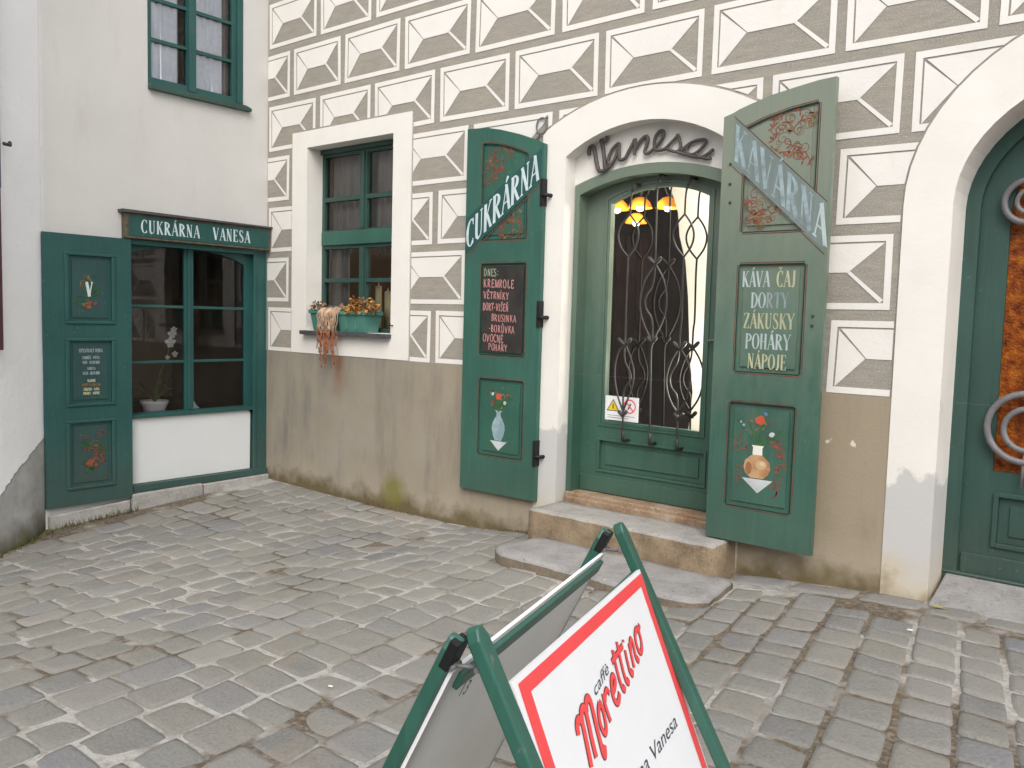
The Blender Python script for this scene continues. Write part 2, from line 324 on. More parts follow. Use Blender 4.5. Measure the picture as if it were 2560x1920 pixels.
class MB:
    def __init__(s): s.v = []; s.f = []; s.mi = []; s.mats = []; s.sm = []
    def mat(s, m):
        if m not in s.mats: s.mats.append(m)
        return s.mats.index(m)
    def face(s, pts, m, sm=False):
        k = len(s.v); s.v += [tuple(p) for p in pts]; s.f.append(list(range(k, k + len(pts)))); s.mi.append(s.mat(m)); s.sm.append(sm)
    def box(s, x0, x1, y0, y1, z0, z1, m, top=None):
        k = len(s.v); s.v += [(x, y, z) for z in (z0, z1) for y in (y0, y1) for x in (x0, x1)]
        for i, q in enumerate([(0, 2, 3, 1), (4, 5, 7, 6), (0, 1, 5, 4), (2, 6, 7, 3), (0, 4, 6, 2), (1, 3, 7, 5)]):
            s.f.append([k + j for j in q]); s.mi.append(s.mat(top if (top and i == 1) else m)); s.sm.append(False)
        return s
    def fbox(s, F, a0, a1, b0, b1, c0, c1, m): return s.prism(F, rect(a0, a1, b0, b1), c0, c1, m)
    def prism(s, F, poly, c0, c1, m, side=None):
        poly = ccw(poly); n = len(poly); k = len(s.v)
        s.v += [F(a, b, c1) for a, b in poly] + [F(a, b, c0) for a, b in poly]
        M = s.mat(m); S = s.mat(side or m)
        s.f.append(list(range(k, k + n))); s.mi.append(M); s.sm.append(False)
        s.f.append(list(range(k + 2 * n - 1, k + n - 1, -1))); s.mi.append(M); s.sm.append(False)
        for i in range(n):
            j = (i + 1) % n; s.f.append([k + j, k + i, k + n + i, k + n + j]); s.mi.append(S); s.sm.append(False)
        return s
    def sheet(s, F, poly, c, m): s.face([F(a, b, c) for a, b in ccw(poly)], m)
    def plate(s, F, outline, holes, cf, depth, m, side=None, back=True, osides=True):
        outline = ccw(outline); pcs = [outline]
        for h in holes: pcs = subtract(pcs, h)
        for p in pcs: s.sheet(F, p, cf, m)
        if osides:
            for i in range(len(outline)):
                p, q = outline[i], outline[(i + 1) % len(outline)]
                s.face([F(*q, cf), F(*p, cf), F(*p, cf - depth), F(*q, cf - depth)], side or m)
        for h in holes:
            h = ccw(h)
            for i in range(len(h)):
                p, q = h[i], h[(i + 1) % len(h)]
                s.face([F(*p, cf), F(*q, cf), F(*q, cf - depth), F(*p, cf - depth)], side or m)
        if back:
            for p in pcs: s.face([F(a, b, cf - depth) for a, b in p[::-1]], side or m)
        return s
    def tube(s, pts, r, m, n=7, closed=False, cap=True):
        pts = [Vector(p) for p in pts]; N = len(pts); rs = r if isinstance(r, (list, tuple)) else [r] * N
        k = len(s.v); prev = None
        for i, p in enumerate(pts):
            t = (pts[(i + 1) % N] - pts[i - 1]) if closed else (pts[min(i + 1, N - 1)] - pts[max(i - 1, 0)])
            t.normalize()
            if prev is None: x = t.orthogonal().normalized()
            else: x = (prev - t * prev.dot(t)).normalized()
            prev = x; y = t.cross(x)
            for j in range(n):
                a = 2 * math.pi * j / n; s.v.append(tuple(p + (x * math.cos(a) + y * math.sin(a)) * rs[i]))
        M = s.mat(m)
        for i in range(N if closed else N - 1):
            i2 = (i + 1) % N
            for j in range(n):
                j2 = (j + 1) % n; s.f.append([k + i * n + j, k + i * n + j2, k + i2 * n + j2, k + i2 * n + j]); s.mi.append(M); s.sm.append(True)
        if cap and not closed:
            s.f.append([k + j for j in range(n)][::-1]); s.mi.append(M); s.sm.append(False)
            s.f.append([k + (N - 1) * n + j for j in range(n)]); s.mi.append(M); s.sm.append(False)
        return s
    def lathe(s, prof, cx, cy, m, n=20):       # prof: (r, z)
        k = len(s.v); M = s.mat(m)
        for r, z in prof:
            for j in range(n): a = 2 * math.pi * j / n; s.v.append((cx + r * math.cos(a), cy + r * math.sin(a), z))
        for i in range(len(prof) - 1):
            for j in range(n):
                j2 = (j + 1) % n; s.f.append([k + i * n + j, k + i * n + j2, k + (i + 1) * n + j2, k + (i + 1) * n + j]); s.mi.append(M); s.sm.append(True)
        return s
    def stroke(s, F, pts, ws, c, m, th=.0015):   # flat brush stroke lying on a surface
        N = len(pts); L = []; Rr = []
        for i, p in enumerate(pts):
            q0 = pts[max(i - 1, 0)]; q1 = pts[min(i + 1, N - 1)]; d = (q1[0] - q0[0], q1[1] - q0[1]); l = math.hypot(*d) or 1
            nx, ny = -d[1] / l, d[0] / l; wv = (ws[i] if isinstance(ws, (list, tuple)) else ws) / 2
            L.append((p[0] + nx * wv, p[1] + ny * wv)); Rr.append((p[0] - nx * wv, p[1] - ny * wv))
        for i in range(N - 1): s.face([F(*Rr[i], c), F(*Rr[i + 1], c), F(*L[i + 1], c), F(*L[i], c)], m)
    def blob(s, F, cx, cy, r, c, m, n=9, j=.25):
        s.sheet(F, [(cx + r * (1 + random.uniform(-j, j)) * math.cos(2 * math.pi * i / n), cy + r * (1 + random.uniform(-j, j)) * math.sin(2 * math.pi * i / n)) for i in range(n)], c, m)
    def build(s, name, parent=None, bevel=0, loc=None, kind=None, recalc=False):
        off = Vector(ROOT[parent.name]) if parent is not None else Vector(loc or (0, 0, 0))
        me = bpy.data.meshes.new(name); me.from_pydata([tuple(Vector(v) - off) for v in s.v], [], s.f)
        for mm in s.mats: me.materials.append(mm)
        me.polygons.foreach_set('material_index', s.mi); me.polygons.foreach_set('use_smooth', s.sm); me.update()
        if recalc:
            import bmesh; b = bmesh.new(); b.from_mesh(me); bmesh.ops.remove_doubles(b, verts=b.verts, dist=1e-5); bmesh.ops.recalc_face_normals(b, faces=b.faces); b.to_mesh(me); b.free()
        o = bpy.data.objects.new(name, me); col.objects.link(o)
        if parent is not None: o.parent = parent
        else: o.location = off
        ROOT[o.name] = tuple(off)
        if bevel:
            bv = o.modifiers.new('bevel', 'BEVEL'); bv.width = bevel; bv.segments = 2; bv.limit_method = 'ANGLE'; bv.angle_limit = R(40)
        if kind: o['kind'] = kind
        return o
ROOT = {}
def thing(name, label, cat, loc, group=None):
    o = bpy.data.objects.new(name, None); o.empty_display_size = .2; col.objects.link(o); o.location = loc; ROOT[o.name] = tuple(loc)
    o['label'] = label; o['category'] = cat
    if group: o['group'] = group
    return o
def tag(o, label, cat, group=None):
    o['label'] = label; o['category'] = cat
    if group: o['group'] = group
    return o
def dup(o, parent=None, d=(0, 0, 0)):
    c = o.copy(); col.objects.link(c); c.parent = parent; c.location = Vector(o.location) + Vector(d); ROOT[c.name] = tuple(Vector(ROOT[o.name]))
    for ch in [x for x in o.children]: dup(ch, c)
    return c

# ------------------------------------------------------------------ painted lettering (thick and thin roman skeletons)
def arc(cx, cy, rx, ry, a0, a1, n=12): return [(cx + rx * math.cos(R(a0 + (a1 - a0) * i / n)), cy + ry * math.sin(R(a0 + (a1 - a0) * i / n))) for i in range(n + 1)]
T, S_ = 1., 0.   # thick, thin
def AW(cx, rx, pts): return [min(1., abs(p[0] - cx) / rx) ** 1.6 for p in pts]
def _o(cx, rx, a0, a1, cy=.5, ry=.5, n=14): p = arc(cx, cy, rx, ry, a0, a1, n); return (p, AW(cx, rx, p))
G = {}
G['A'] = (.52, [([(.03, 0), (.26, 1)], S_), ([(.26, 1), (.49, 0)], T), ([(.12, .34), (.41, .34)], S_)], [(.03, 0), (.49, 0)])
G['C'] = (.50, [_o(.27, .24, 48, 312), ([(.43, .99), (.43, .74)], S_), ([(.43, .01), (.43, .22)], S_)], [])
G['D'] = (.52, [([(.1, 0), (.1, 1)], T), _o(.1, .37, 90, -90)], [(.08, 0), (.08, 1)])
G['E'] = (.45, [([(.1, 0), (.1, 1)], T), ([(.1, .985), (.4, .985)], S_), ([(.1, .52), (.31, .52)], S_), ([(.1, .015), (.42, .015)], S_), ([(.4, 1), (.4, .82)], S_), ([(.42, 0), (.42, .2)], S_), ([(.31, .6), (.31, .44)], S_)], [(.08, 0), (.08, 1)])
G['F'] = G['E']
G['B'] = (.50, [([(.1, 0), (.1, 1)], T), _o(.1, .27, 90, -90, .76, .23), _o(.1, .32, 90, -90, .26, .26)], [(.08, 0), (.08, 1)])
G['H'] = (.54, [([(.1, 0), (.1, 1)], T), ([(.43, 0), (.43, 1)], T), ([(.1, .5), (.43, .5)], S_)], [(.1, 0), (.1, 1), (.43, 0), (.43, 1)])
G['I'] = (.24, [([(.12, 0), (.12, 1)], T)], [(.12, 0), (.12, 1)])
G['J'] = (.34, [([(.22, 1), (.22, .2), (.17, .03), (.05, .02)], T)], [(.22, 1)])
G['K'] = (.54, [([(.1, 0), (.1, 1)], T), ([(.13, .42), (.44, 1)], S_), ([(.22, .58), (.48, 0)], T)], [(.1, 0), (.1, 1), (.46, 1), (.48, 0)])
G['L'] = (.44, [([(.1, 0), (.1, 1)], T), ([(.1, .015), (.4, .015)], S_), ([(.4, 0), (.4, .22)], S_)], [(.1, 0), (.1, 1)])
G['M'] = (.66, [([(.07, 0), (.09, 1)], S_), ([(.09, 1), (.32, .05)], T), ([(.32, .05), (.55, 1)], S_), ([(.55, 1), (.57, 0)], T)], [(.07, 0), (.57, 0)])
G['N'] = (.54, [([(.08, 0), (.08, 1)], S_), ([(.08, 1), (.44, 0)], T), ([(.44, 0), (.44, 1)], S_)], [(.08, 0), (.08, 1), (.44, 1)])
G['O'] = (.54, [_o(.27, .23, 0, 360, n=20)], [])
G['P'] = (.48, [([(.1, 0), (.1, 1)], T), _o(.1, .32, 90, -90, .74, .25)], [(.1, 0), (.08, 1)])
G['R'] = (.54, [([(.1, 0), (.1, 1)], T), _o(.1, .30, 90, -90, .75, .24), ([(.22, .5), (.47, 0)], T)], [(.1, 0), (.08, 1), (.48, 0)])
_s = [(.38, .80), (.36, .95), (.23, 1), (.1, .93), (.07, .78), (.12, .63), (.25, .52), (.36, .38), (.4, .22), (.35, .07), (.22, 0), (.1, .05), (.06, .2)]
G['Q'] = G['O']
G['G'] = G['C']
G['S'] = (.46, [(_s, [0, .1, .2, .5, .6, .9, 1, .9, .6, .4, .2, .1, 0])], [])
G['T'] = (.5, [([(.25, 0), (.25, 1)], T), ([(.03, .985), (.47, .985)], S_), ([(.03, 1), (.03, .8)], S_), ([(.47, 1), (.47, .8)], S_)], [(.25, 0)])
G['U'] = (.54, [([(.1, 1), (.1, .25), (.14, .08), (.26, 0)], T), ([(.26, 0), (.4, .08), (.44, .25), (.44, 1)], S_)], [(.1, 1), (.44, 1)])
G['V'] = (.52, [([(.03, 1), (.26, 0)], T), ([(.26, 0), (.49, 1)], S_)], [(.04, 1), (.48, 1)])
G['Y'] = (.52, [([(.03, 1), (.26, .45), (.26, 0)], T), ([(.26, .45), (.49, 1)], S_)], [(.04, 1), (.48, 1), (.26, 0)])
G['Z'] = (.46, [([(.05, .985), (.4, .985)], S_), ([(.4, .98), (.05, .02)], T), ([(.05, .015), (.42, .015)], S_), ([(.05, 1), (.05, .82)], S_), ([(.42, 0), (.42, .2)], S_)], [])
G['-'] = (.34, [([(.06, .45), (.28, .45)], T)], [])
G[':'] = (.2, [([(.1, .15), (.1, .27)], T), ([(.1, .6), (.1, .72)], T)], [])
G['.'] = (.2, [([(.1, 0), (.1, .12)], T)], [])
G['0'] = G['O']
G['1'] = (.3, [([(.16, 0), (.16, 1)], T), ([(.04, .82), (.16, 1)], S_)], [])
G['8'] = (.46, [_o(.23, .16, 0, 360, .75, .24), _o(.23, .19, 0, 360, .26, .26)], [])
G['9'] = (.46, [_o(.23, .18, 0, 360, .7, .29), ([(.41, .7), (.36, .2), (.15, 0)], T)], [])
G['3'] = (.42, [_o(.18, .19, 120, -90, .75, .24), _o(.18, .21, 90, -130, .26, .26)], [])
ACC = {'Á': ('A', 0), 'Í': ('I', 0), 'É': ('E', 0), 'Ý': ('Y', 0), 'Č': ('C', 1), 'Ě': ('E', 1), 'Š': ('S', 1), 'Ň': ('N', 1), 'Ř': ('R', 1), 'Ů': ('U', 2)}
def lettering(mb, txt, F, a, b, h, m, c=.0015, xs=1., sp=.10, slope=0., thick=.13, thin=.045, serif=True, jitter=0., center=None, mfun=None):
    base = [ACC.get(ch, (ch, None))[0] for ch in txt]
    width = sum(.34 if ch == ' ' else G[ch][0] + sp for ch in base) * h * xs
    if center is not None: a = center - width / 2
    if isinstance(slope, tuple): pass
    x = 0.; n = 0
    for ch, bch in zip(txt, base):
        if ch == ' ': x += .34 * h * xs; n += 1; continue
        gw, strokes, serifs = G[bch]; mm = mfun(n) if mfun else m
        jx, jy, jr = (random.uniform(-jitter, jitter) * h, random.uniform(-jitter, jitter) * h, random.uniform(-jitter, jitter) * 1.5)
        def P(p):
            u = p[0] * h * xs; v = p[1] * h
            u, v = u + jr * v, v
            X = x + u + jx; return (a + X, b + v + jy + slope * X)
        cc = c
        for pts, wf in strokes:
            ws = [(thin + (thick - thin) * (wf if not isinstance(wf, list) else wf[i])) * h for i in range(len(pts))]
            mb.stroke(F, [P(p) for p in pts], ws, cc, mm); cc += .00005
        if serif:
            for p in serifs: mb.stroke(F, [P((p[0] - .085, p[1] + (-.012 if p[1] > .5 else .012))), P((p[0] + .085, p[1] + (-.012 if p[1] > .5 else .012)))], thin * h, cc, mm)
        A = ACC.get(ch)
        if A:
            gx = gw / 2
            if A[1] == 0: mb.stroke(F, [P((gx - .02, 1.07)), P((gx + .11, 1.24))], [thin * h, thick * h * .8], cc, mm)
            elif A[1] == 1: mb.stroke(F, [P((gx - .12, 1.24)), P((gx, 1.1)), P((gx + .12, 1.24))], thin * h * 1.6, cc, mm)
            else: mb.stroke(F, [P(q) for q in arc(gx, 1.16, .07, .07, 0, 360, 8)], thin * h * 1.4, cc, mm)
        x += (gw + sp) * h * xs; n += 1
    return width
def vines(mb, F, cx, cy, w_, h_, c, n=10, seed=1, mats=None, inside=None, wd=.0045):
    rnd = random.Random(seed); mats = mats or [m_vine, m_vine2, m_vine]
    for i in range(n):
        for _ in range(30):
            x, y = cx + rnd.uniform(-w_, w_) / 2, cy + rnd.uniform(-h_, h_) / 2
            if inside is None or inside(x, y): break
        else: continue
        r0 = rnd.uniform(.012, .032); a0 = rnd.uniform(0, 360); s = rnd.choice((-1, 1)); pts = []
        for k in range(16):
            r = r0 * (1 - k / 18.); a = R(a0 + s * k * 30); pts.append((x + r * math.cos(a), y + r * math.sin(a)))
        t = (pts[0][0] + r0 * 1.6 * math.cos(R(a0 - s * 90)), pts[0][1] + r0 * 1.6 * math.sin(R(a0 - s * 90)))
        mm = rnd.choice(mats); mb.stroke(F, [t] + pts, [wd * .5] + [wd * (1 - k / 22.) for k in range(16)], c + i * .00002, mm)
        if rnd.random() < .8:
            for q in range(3):
                aa = rnd.uniform(0, 6.28); mb.stroke(F, [t, (t[0] + .018 * math.cos(aa), t[1] + .018 * math.sin(aa)), (t[0] + .03 * math.cos(aa), t[1] + .028 * math.sin(aa))], [.003, wd * 2, .002], c + .0004 + i * .00002, mm)

# ------------------------------------------------------------------ ground
BX = [(-40, -.16), (0, -.165), (1, -.182), (2.4, -.178), (3.0, -.12), (3.6, -.085), (4.4, -.08), (5.3, -.005), (5.6, 0), (40, 0)]
def gz(x, y):
    for (x0, z0), (x1, z1) in zip(BX, BX[1:]):
        if x0 <= x <= x1: z = z0 + (z1 - z0) * (x - x0) / (x1 - x0); break
    else: z = 0
    yy = max(min(y, 0), -3.)
    z += .075 * math.exp(-(max(x, 0) / 1.5) ** 2) * yy
    if 2 < x < 3.3: z += .03 * max(0, yy / -1.) * 0
    return z
def axis(lo, hi, fine0, fine1, st, big):
    a = []; x = lo
    while x < hi: a.append(x); x += st if fine0 <= x < fine1 else big
    return a + [hi]
xs_, ys_ = axis(-60, 80, -2, 10, .25, 6), axis(-70, 40, -8, 1, .25, 6)
g = MB(); mi = g.mat(m_joint); mo = g.mat(m_asphalt)
for y in ys_:
    for x in xs_:
        g.v.append((x, y, gz(x, y) - (.004 if (-2 < x < 10 and -8 < y < 1) else .0)))
nx = len(xs_)
for j in range(len(ys_) - 1):
    for i in range(nx - 1):
        g.f.append([j * nx + i, j * nx + i + 1, (j + 1) * nx + i + 1, (j + 1) * nx + i]); g.mi.append(mi if (-2 < xs_[i] < 10 and -8 < ys_[j] < 1) else mo); g.sm.append(True)
g.build('ground', kind='structure')
# cobbles: every stone modelled, laid in courses that fan slightly towards the far corner
def course_x(s, y): return s + (.055 + .045 * max(0, s - 2.5)) * (-y) * (1 if s > 0 else .5)
cv, cf, tone = [], [], []
def cobble(c00, c10, c11, c01, rnd):
    """four ground corners -> one worn stone with a domed, slightly irregular top"""
    n1, n2 = 6, 6; GR = (0, .035, .16, .5, .84, .965, 1); k = len(cv); t = rnd.random(); sand = rnd.random() ** 3; tilt = (rnd.uniform(-.0045, .0045), rnd.uniform(-.0045, .0045)); hh = rnd.uniform(.002, .009); sd_ = rnd.uniform(0, 50)
    for j in range(n2 + 1):
        for i in range(n1 + 1):
            u, v = GR[i], GR[j]
            uu = .5 + (u - .5); vv = .5 + (v - .5)
            # rounded corners
            du, dv = abs(u - .5) * 2, abs(v - .5) * 2; rr = 1 - .10 * (du ** 6) * (dv ** 6)
            uu = .5 + (u - .5) * rr; vv = .5 + (v - .5) * rr
            x = (c00[0] * (1 - uu) + c10[0] * uu) * (1 - vv) + (c01[0] * (1 - uu) + c11[0] * uu) * vv
            y = (c00[1] * (1 - uu) + c10[1] * uu) * (1 - vv) + (c01[1] * (1 - uu) + c11[1] * uu) * vv
            nz = noise.noise(Vector((x * 14, y * 14, sd_)))
            if du > .99 or dv > .99:
                x += .006 * noise.noise(Vector((x * 22, y * 22, sd_ + 3))); y += .006 * noise.noise(Vector((x * 22, y * 22, sd_ + 9)))
            e = max(du, dv); z = hh + .0045 * nz + tilt[0] * (u - .5) * 2 + tilt[1] * (v - .5) * 2 - .004 * e ** 2
            if e > .99: z = -.012
            elif e > .9: z -= .0015
            cv.append((x, y, gz(x, y) + z)); tone.append((t, min(1, sand + (0.3 if e > .9 else 0)), 0, 1))
    for j in range(n2):
        for i in range(n1):
            a = k + j * (n1 + 1) + i; cf.append((a, a + 1, a + n1 + 2, a + n1 + 1))
rnd = random.Random(11)
def blocked(x, y):
    if y > -.03: return True
    if x < .09 and y > -1.86: return True
    if x < 1.2 and (y + 1.86) < -1.35 * (x + .02) + .06: return True      # neighbour wall line
    if 3.2 < x < 4.46 and y > -.33: return True
    if x > 4.46 and y > -.20: return True
    return False
s = -.2
while s < 9.2:
    wd = rnd.uniform(.16, .215); y = -.022
    while y > -5.6:
        ln = rnd.uniform(.13, .27) * (.6 if y > -.03 and rnd.random() < .4 else 1); g0 = rnd.uniform(.002, .0065); g1 = rnd.uniform(.0025, .0075); j = lambda: rnd.uniform(-.005, .005)
        ya, yb = y, y - ln
        q = lambda ss, yy: (course_x(ss, yy), yy)
        c = [q(s + g1 + j(), yb + g0 + j()), q(s + wd - g1 + j(), yb + g0 + j()), q(s + wd - g1 + j(), ya - g0 + j()), q(s + g1 + j(), ya - g0 + j())]
        mx_, my_ = sum(p[0] for p in c) / 4, sum(p[1] for p in c) / 4
        if not (blocked(mx_, my_) or blocked(c[3][0] + .02, c[3][1] - .02)): cobble(*c, rnd)
        y -= ln
    s += wd
x = 4.50
while x < 8:                      # border row along the foot of the wall
    ln = rnd.uniform(.24, .36)
    for ya, yb in ((-.02, -.19),): cobble((x + .008, yb), (x + ln - .008, yb + rnd.uniform(-.01, .01)), (x + ln - .008, ya), (x + .008, ya), rnd)
    x += ln
me = bpy.data.meshes.new('cobblestones'); me.from_pydata(cv, [], cf); me.materials.append(m_cobble)
ca = me.color_attributes.new('tone', 'FLOAT_COLOR', 'POINT'); ca.data.foreach_set('color', [c for t in tone for c in t])
me.polygons.foreach_set('use_smooth', [True] * len(cf)); me.update()
o = bpy.data.objects.new('cobblestone_paving', me); col.objects.link(o); o['kind'] = 'structure'

# ------------------------------------------------------------------ the sgraffito building
WX0, WX1, WZ0, WZ1 = 0., 9.2, -.5, 5.1
win_o = rect(.565, 1.605, 1.165, 2.665); win_s = rect(.365, 1.80, .972, 2.80)
d1_o = seg_arch(3.205, 4.285, -.5, 2.335, 2.495); d1_s = seg_arch(3.02, 4.47, -.5, 2.50, 2.69)
d2_o = ell_arch(5.455, 6.845, -.5, 1.90, .57); d2_s = ell_arch(5.235, 7.065, -.5, 1.90, .84)
bld = thing('pastry_shop_building', 'grey and white sgraffito building with a small deep window and two arched green doorways', 'building', (3, 0, 0))
wl = MB(); F0 = FM(0)
pcs = [rect(WX0, WX1, .97, WZ1)]
for h in (win_o, d1_o, d2_o): pcs = subtract(pcs, h)
for p in pcs: wl.sheet(F0, p, 0, m_scratch)
pcs = [rect(WX0, WX1, WZ0, .97)]
for h in (d1_o, d2_o): pcs = subtract(pcs, h)
for p in pcs: wl.sheet(F0, p, .006, m_dado)
wl.face([(0, 0, .97), (9.2, 0, .97), (9.2, -.006, .97), (0, -.006, .97)][::-1], m_dado)
wl.box(WX0, WX1, 3.7, 3.8, WZ0, WZ1, m_scratch)
wall = wl.build('wall', bld)
# white lime layer of the sgraffito: borders and lit facets, the grey is the scratched ground showing
pt = MB(); COLS = {-2.5: .341, -2: .692, -1.5: 1.001, -1: 1.359, -.5: 1.679, 0: 2.053, .5: 2.382, 1: 2.741, 1.5: 3.11, 2: 3.449, 2.5: 3.764, 3: 4.152, 3.5: 4.517, 4: 4.887, 4.5: 5.224, 5: 5.57}
def colx(j): return COLS.get(j, 5.57 + .7 * (j - 5) if j > 5 else .341 + .7 * (j + 2.5))
rj = random.Random(3)
for k in range(0, 10):
    z0 = .945 + .4284 * k; z1 = z0 + .4284; gm = .027
    js = [j - 3 for j in range(0, 16)] if k % 2 == 0 else [j - 3.5 for j in range(0, 16)]
    for j in js:
        x0, x1 = colx(j) + gm, colx(j + 1) - gm
        if k % 2 == 0 and j == -3: x0 = .025
        J = lambda: rj.uniform(-.004, .004)
        a, b, c_, d = (x0 + J(), z0 + gm + J()), (x1 + J(), z0 + gm + J()), (x1 + J(), z1 - gm + J()), (x0 + J(), z1 - gm + J())
        wB = .033
        ia, ib, ic, id_ = (a[0] + wB, a[1] + wB), (b[0] - wB, b[1] + wB), (c_[0] - wB, c_[1] - wB), (d[0] + wB, d[1] - wB)
        W_ = ib[0] - ia[0]; zm = (ia[1] + ic[1]) / 2 + J() * 1.5
        R1 = (ia[0] + .27 * W_ + J(), zm); R2 = (ia[0] + .70 * W_ + J(), zm); ln = .0085
        P_ = [[a, b, ib, ia], [b, c_, ic, ib], [c_, d, id_, ic], [d, a, ia, id_]]
        TL = (id_[0] + ln, id_[1] - ln)
        P_.append([(TL[0] + ln, TL[1]), (R1[0] + ln * .6, R1[1] + .0), R2, (ic[0] - .004, ic[1] - ln)][::-1])
        P_.append([(ia[0] + ln, ia[1]), R1, (TL[0], TL[1] - ln)][::-1][::-1])
        dd = .011
        P_.append([(R2[0] - dd * .6, R2[1]), (R2[0] + dd, R2[1] + dd * .6), (ib[0] , ib[1] + dd * 1.4), (ib[0] - dd * 1.4, ib[1])])
        for p in P_:
            p = ccw(p); p = clip(p, (.006, 0), (.006, 9), False)
            if len(p) < 3: continue
            p = clip(p, (9.15, 0), (9.15, 9), True)
            if len(p) < 3: continue
            ps = [p]
            for h in (rect(.352, 1.813, .9, 2.813), seg_arch(3.008, 4.482, -.5, 2.51, 2.702), ell_arch(5.223, 7.077, -.5, 1.90, .852)): ps = subtract(ps, h)
            for q in ps: pt.sheet(F0, q, .003, m_white)
pt.build('sgraffito_pattern', bld)
# surrounds with reveals
def surround(name, outer, inner, depth, parent=bld, m=m_surr):
    mb = MB(); mb.plate(F0, outer, [inner], .010, .010, m, back=False)
    inn = ccw(inner)
    for i in range(len(inn)):
        p, q = inn[i], inn[(i + 1) % len(inn)]
        mb.face([F0(*p, 0.), F0(*q, 0.), F0(*q, -depth), F0(*p, -depth)], m)
    return mb.build(name, parent)
surround('window_surround', win_s, win_o, .16)
surround('door_surround', d1_s, d1_o, .12)
o = surround('door_surround', d2_s, d2_o, .27); o['label'] = 'wide round-arched white surround'
# tympanum of the first door
fr_o = seg_arch(3.215, 4.275, -.3, 2.165, 2.262)
ty = MB(); pcs = subtract([seg_arch(3.19, 4.30, -.4, 2.36, 2.52)], fr_o)
for p in pcs: ty.sheet(FM(.10), p, 0, m_surr)
ty.build('tympanum', bld)

# window
def tube_px(mb, pts, fn, r, m, n=7, **k): mb.tube([fn(*p, **k) for p in pts], r, m, n)
wn = MB(); FW = FM(.15)
wn.plate(FW, rect(.55, 1.62, 1.15, 2.675), [rect(.60, 1.09 - .045, 2.27, 2.60), rect(1.13, 1.56, 2.27, 2.60), rect(.60, 1.045, 2.0, 2.235), rect(1.13, 1.56, 2.0, 2.235),
    rect(.60, 1.045, 1.60, 1.845), rect(1.13, 1.56, 1.60, 1.845), rect(.60, 1.045, 1.20, 1.568), rect(1.13, 1.56, 1.20, 1.568)], 0, .05, m_green2)
wn.fbox(FW, .585, 1.585, 1.875, 1.985, .001, .022, m_green); wn.fbox(FW, .57, 1.60, 2.625, 2.66, .001, .03, m_green2)
wn.fbox(FW, 1.07, 1.105, 2.0, 2.61, .001, .014, m_green2); wn.fbox(FW, 1.065, 1.11, 1.20, 1.85, .001, .016, m_green2)
wo_ = wn.build('window', bld, .003); wo_['label'] = 'small deep-set window with eight panes'
p_ = MB(); p_.face([F(a, b, 0) for F in (FM(.175),) for a, b in rect(.58, 1.59, 1.18, 2.63)], m_glass); p_.build('pane', wo_)
def curtain(parent, F, a0, a1, b0, b1, m, amp=.02, wl_=.07, name='curtain', seed=0, c=0):
    mb = MB(); n = int((a1 - a0) / wl_ * 8) + 2; k = 0; rr = random.Random(seed); M = mb.mat(m); ph = rr.uniform(0, 6)
    for i in range(n + 1):
        a = a0 + (a1 - a0) * i / n; d = amp * math.sin(2 * math.pi * a / wl_ + ph + 1.5 * math.sin(a * 9)) + amp * .4 * math.sin(a * 130)
        for b in (b0, b1): mb.v.append(F(a, b, c + d * (1.15 if b == b0 else .8)))
    for i in range(n): mb.f.append([2 * i, 2 * i + 2, 2 * i + 3, 2 * i + 1]); mb.mi.append(M); mb.sm.append(True)
    return mb.build(name, parent)
curtain(wo_, FM(.27), .58, 1.60, 1.98, 2.66, m_curt, .022, .11, seed=2)
curtain(wo_, FM(.27), .56, .80, 1.15, 1.95, m_curt, .018, .09, seed=4)
curtain(wo_, FM(.29), 1.38, 1.62, 1.15, 1.95, m_curt, .018, .09, seed=5)
sl = MB(); sl.box(.555, 1.615, -.07, .15, 1.13, 1.163, m_metalcap); sl.build('window_sill', bld, .004)

# first door: frame, leaf, pane, grille
ft = MB(); ft.plate(FM(.088), fr_o, [seg_arch(3.252, 4.238, -.31, 2.105, 2.20)], 0, .115, m_greenD, back=False)
dfr = ft.build('door_frame', bld, .004)
leaf_o = seg_arch(3.25, 4.24, .19, 2.11, 2.205); glass_h = seg_arch(3.425, 4.105, .665, 2.055, 2.135)
lf = MB(); lf.plate(FM(.195), leaf_o, [glass_h, rect(3.40, 4.145, .345, .535)], 0, .045, m_greenD)
lf.fbox(FM(.195), 3.40, 4.145, .345, .535, -.03, -.016, m_greenD); lf.fbox(FM(.195), 3.44, 4.105, .38, .50, -.02, -.006, m_greenD)
for q in ((3.385, 4.16, .535, .55), (3.385, 4.16, .33, .345)): lf.fbox(FM(.195), *q, .0005, .010, m_greenD)
lf.fbox(FM(.195), 3.385, 3.40, .345, .535, .0005, .010, m_greenD); lf.fbox(FM(.195), 4.145, 4.16, .345, .535, .0005, .010, m_greenD)
lf.fbox(FM(.195), 3.26, 4.23, .195, .30, .0005, .012, m_greenD)
for w0, w1, c_ in ((.035, .02, .008), (.018, .0, .004)):   # stepped moulding round the glass
    oo = seg_arch(3.425 - w0, 4.105 + w0, .665 - w0, 2.055 + w0, 2.135 + w0); ii = seg_arch(3.425 - w1, 4.105 + w1, .665 - w1, 2.055 + w1, 2.135 + w1)
    lf.plate(FM(.195), oo, [ii], c_, c_ - .0005, m_greenD, back=False)
door = lf.build('door', bld, .0025); door['label'] = 'green glazed door with iron grille'
p_ = MB(); p_.sheet(FM(.215), seg_arch(3.40, 4.13, .64, 2.07, 2.15), 0, m_glass); p_.build('pane', door)
hd = MB(); hp = pY(1540, 737, .15); hd.tube([hp + Vector((-.03, .045, 0)), hp + Vector((-.03, -.0, 0)), hp + Vector((.04, -.01, .01))], .008, m_irongal); hd.build('handle', door)
ZA, ZB = (1400, 380, .30143), (1400, 800, .30143)
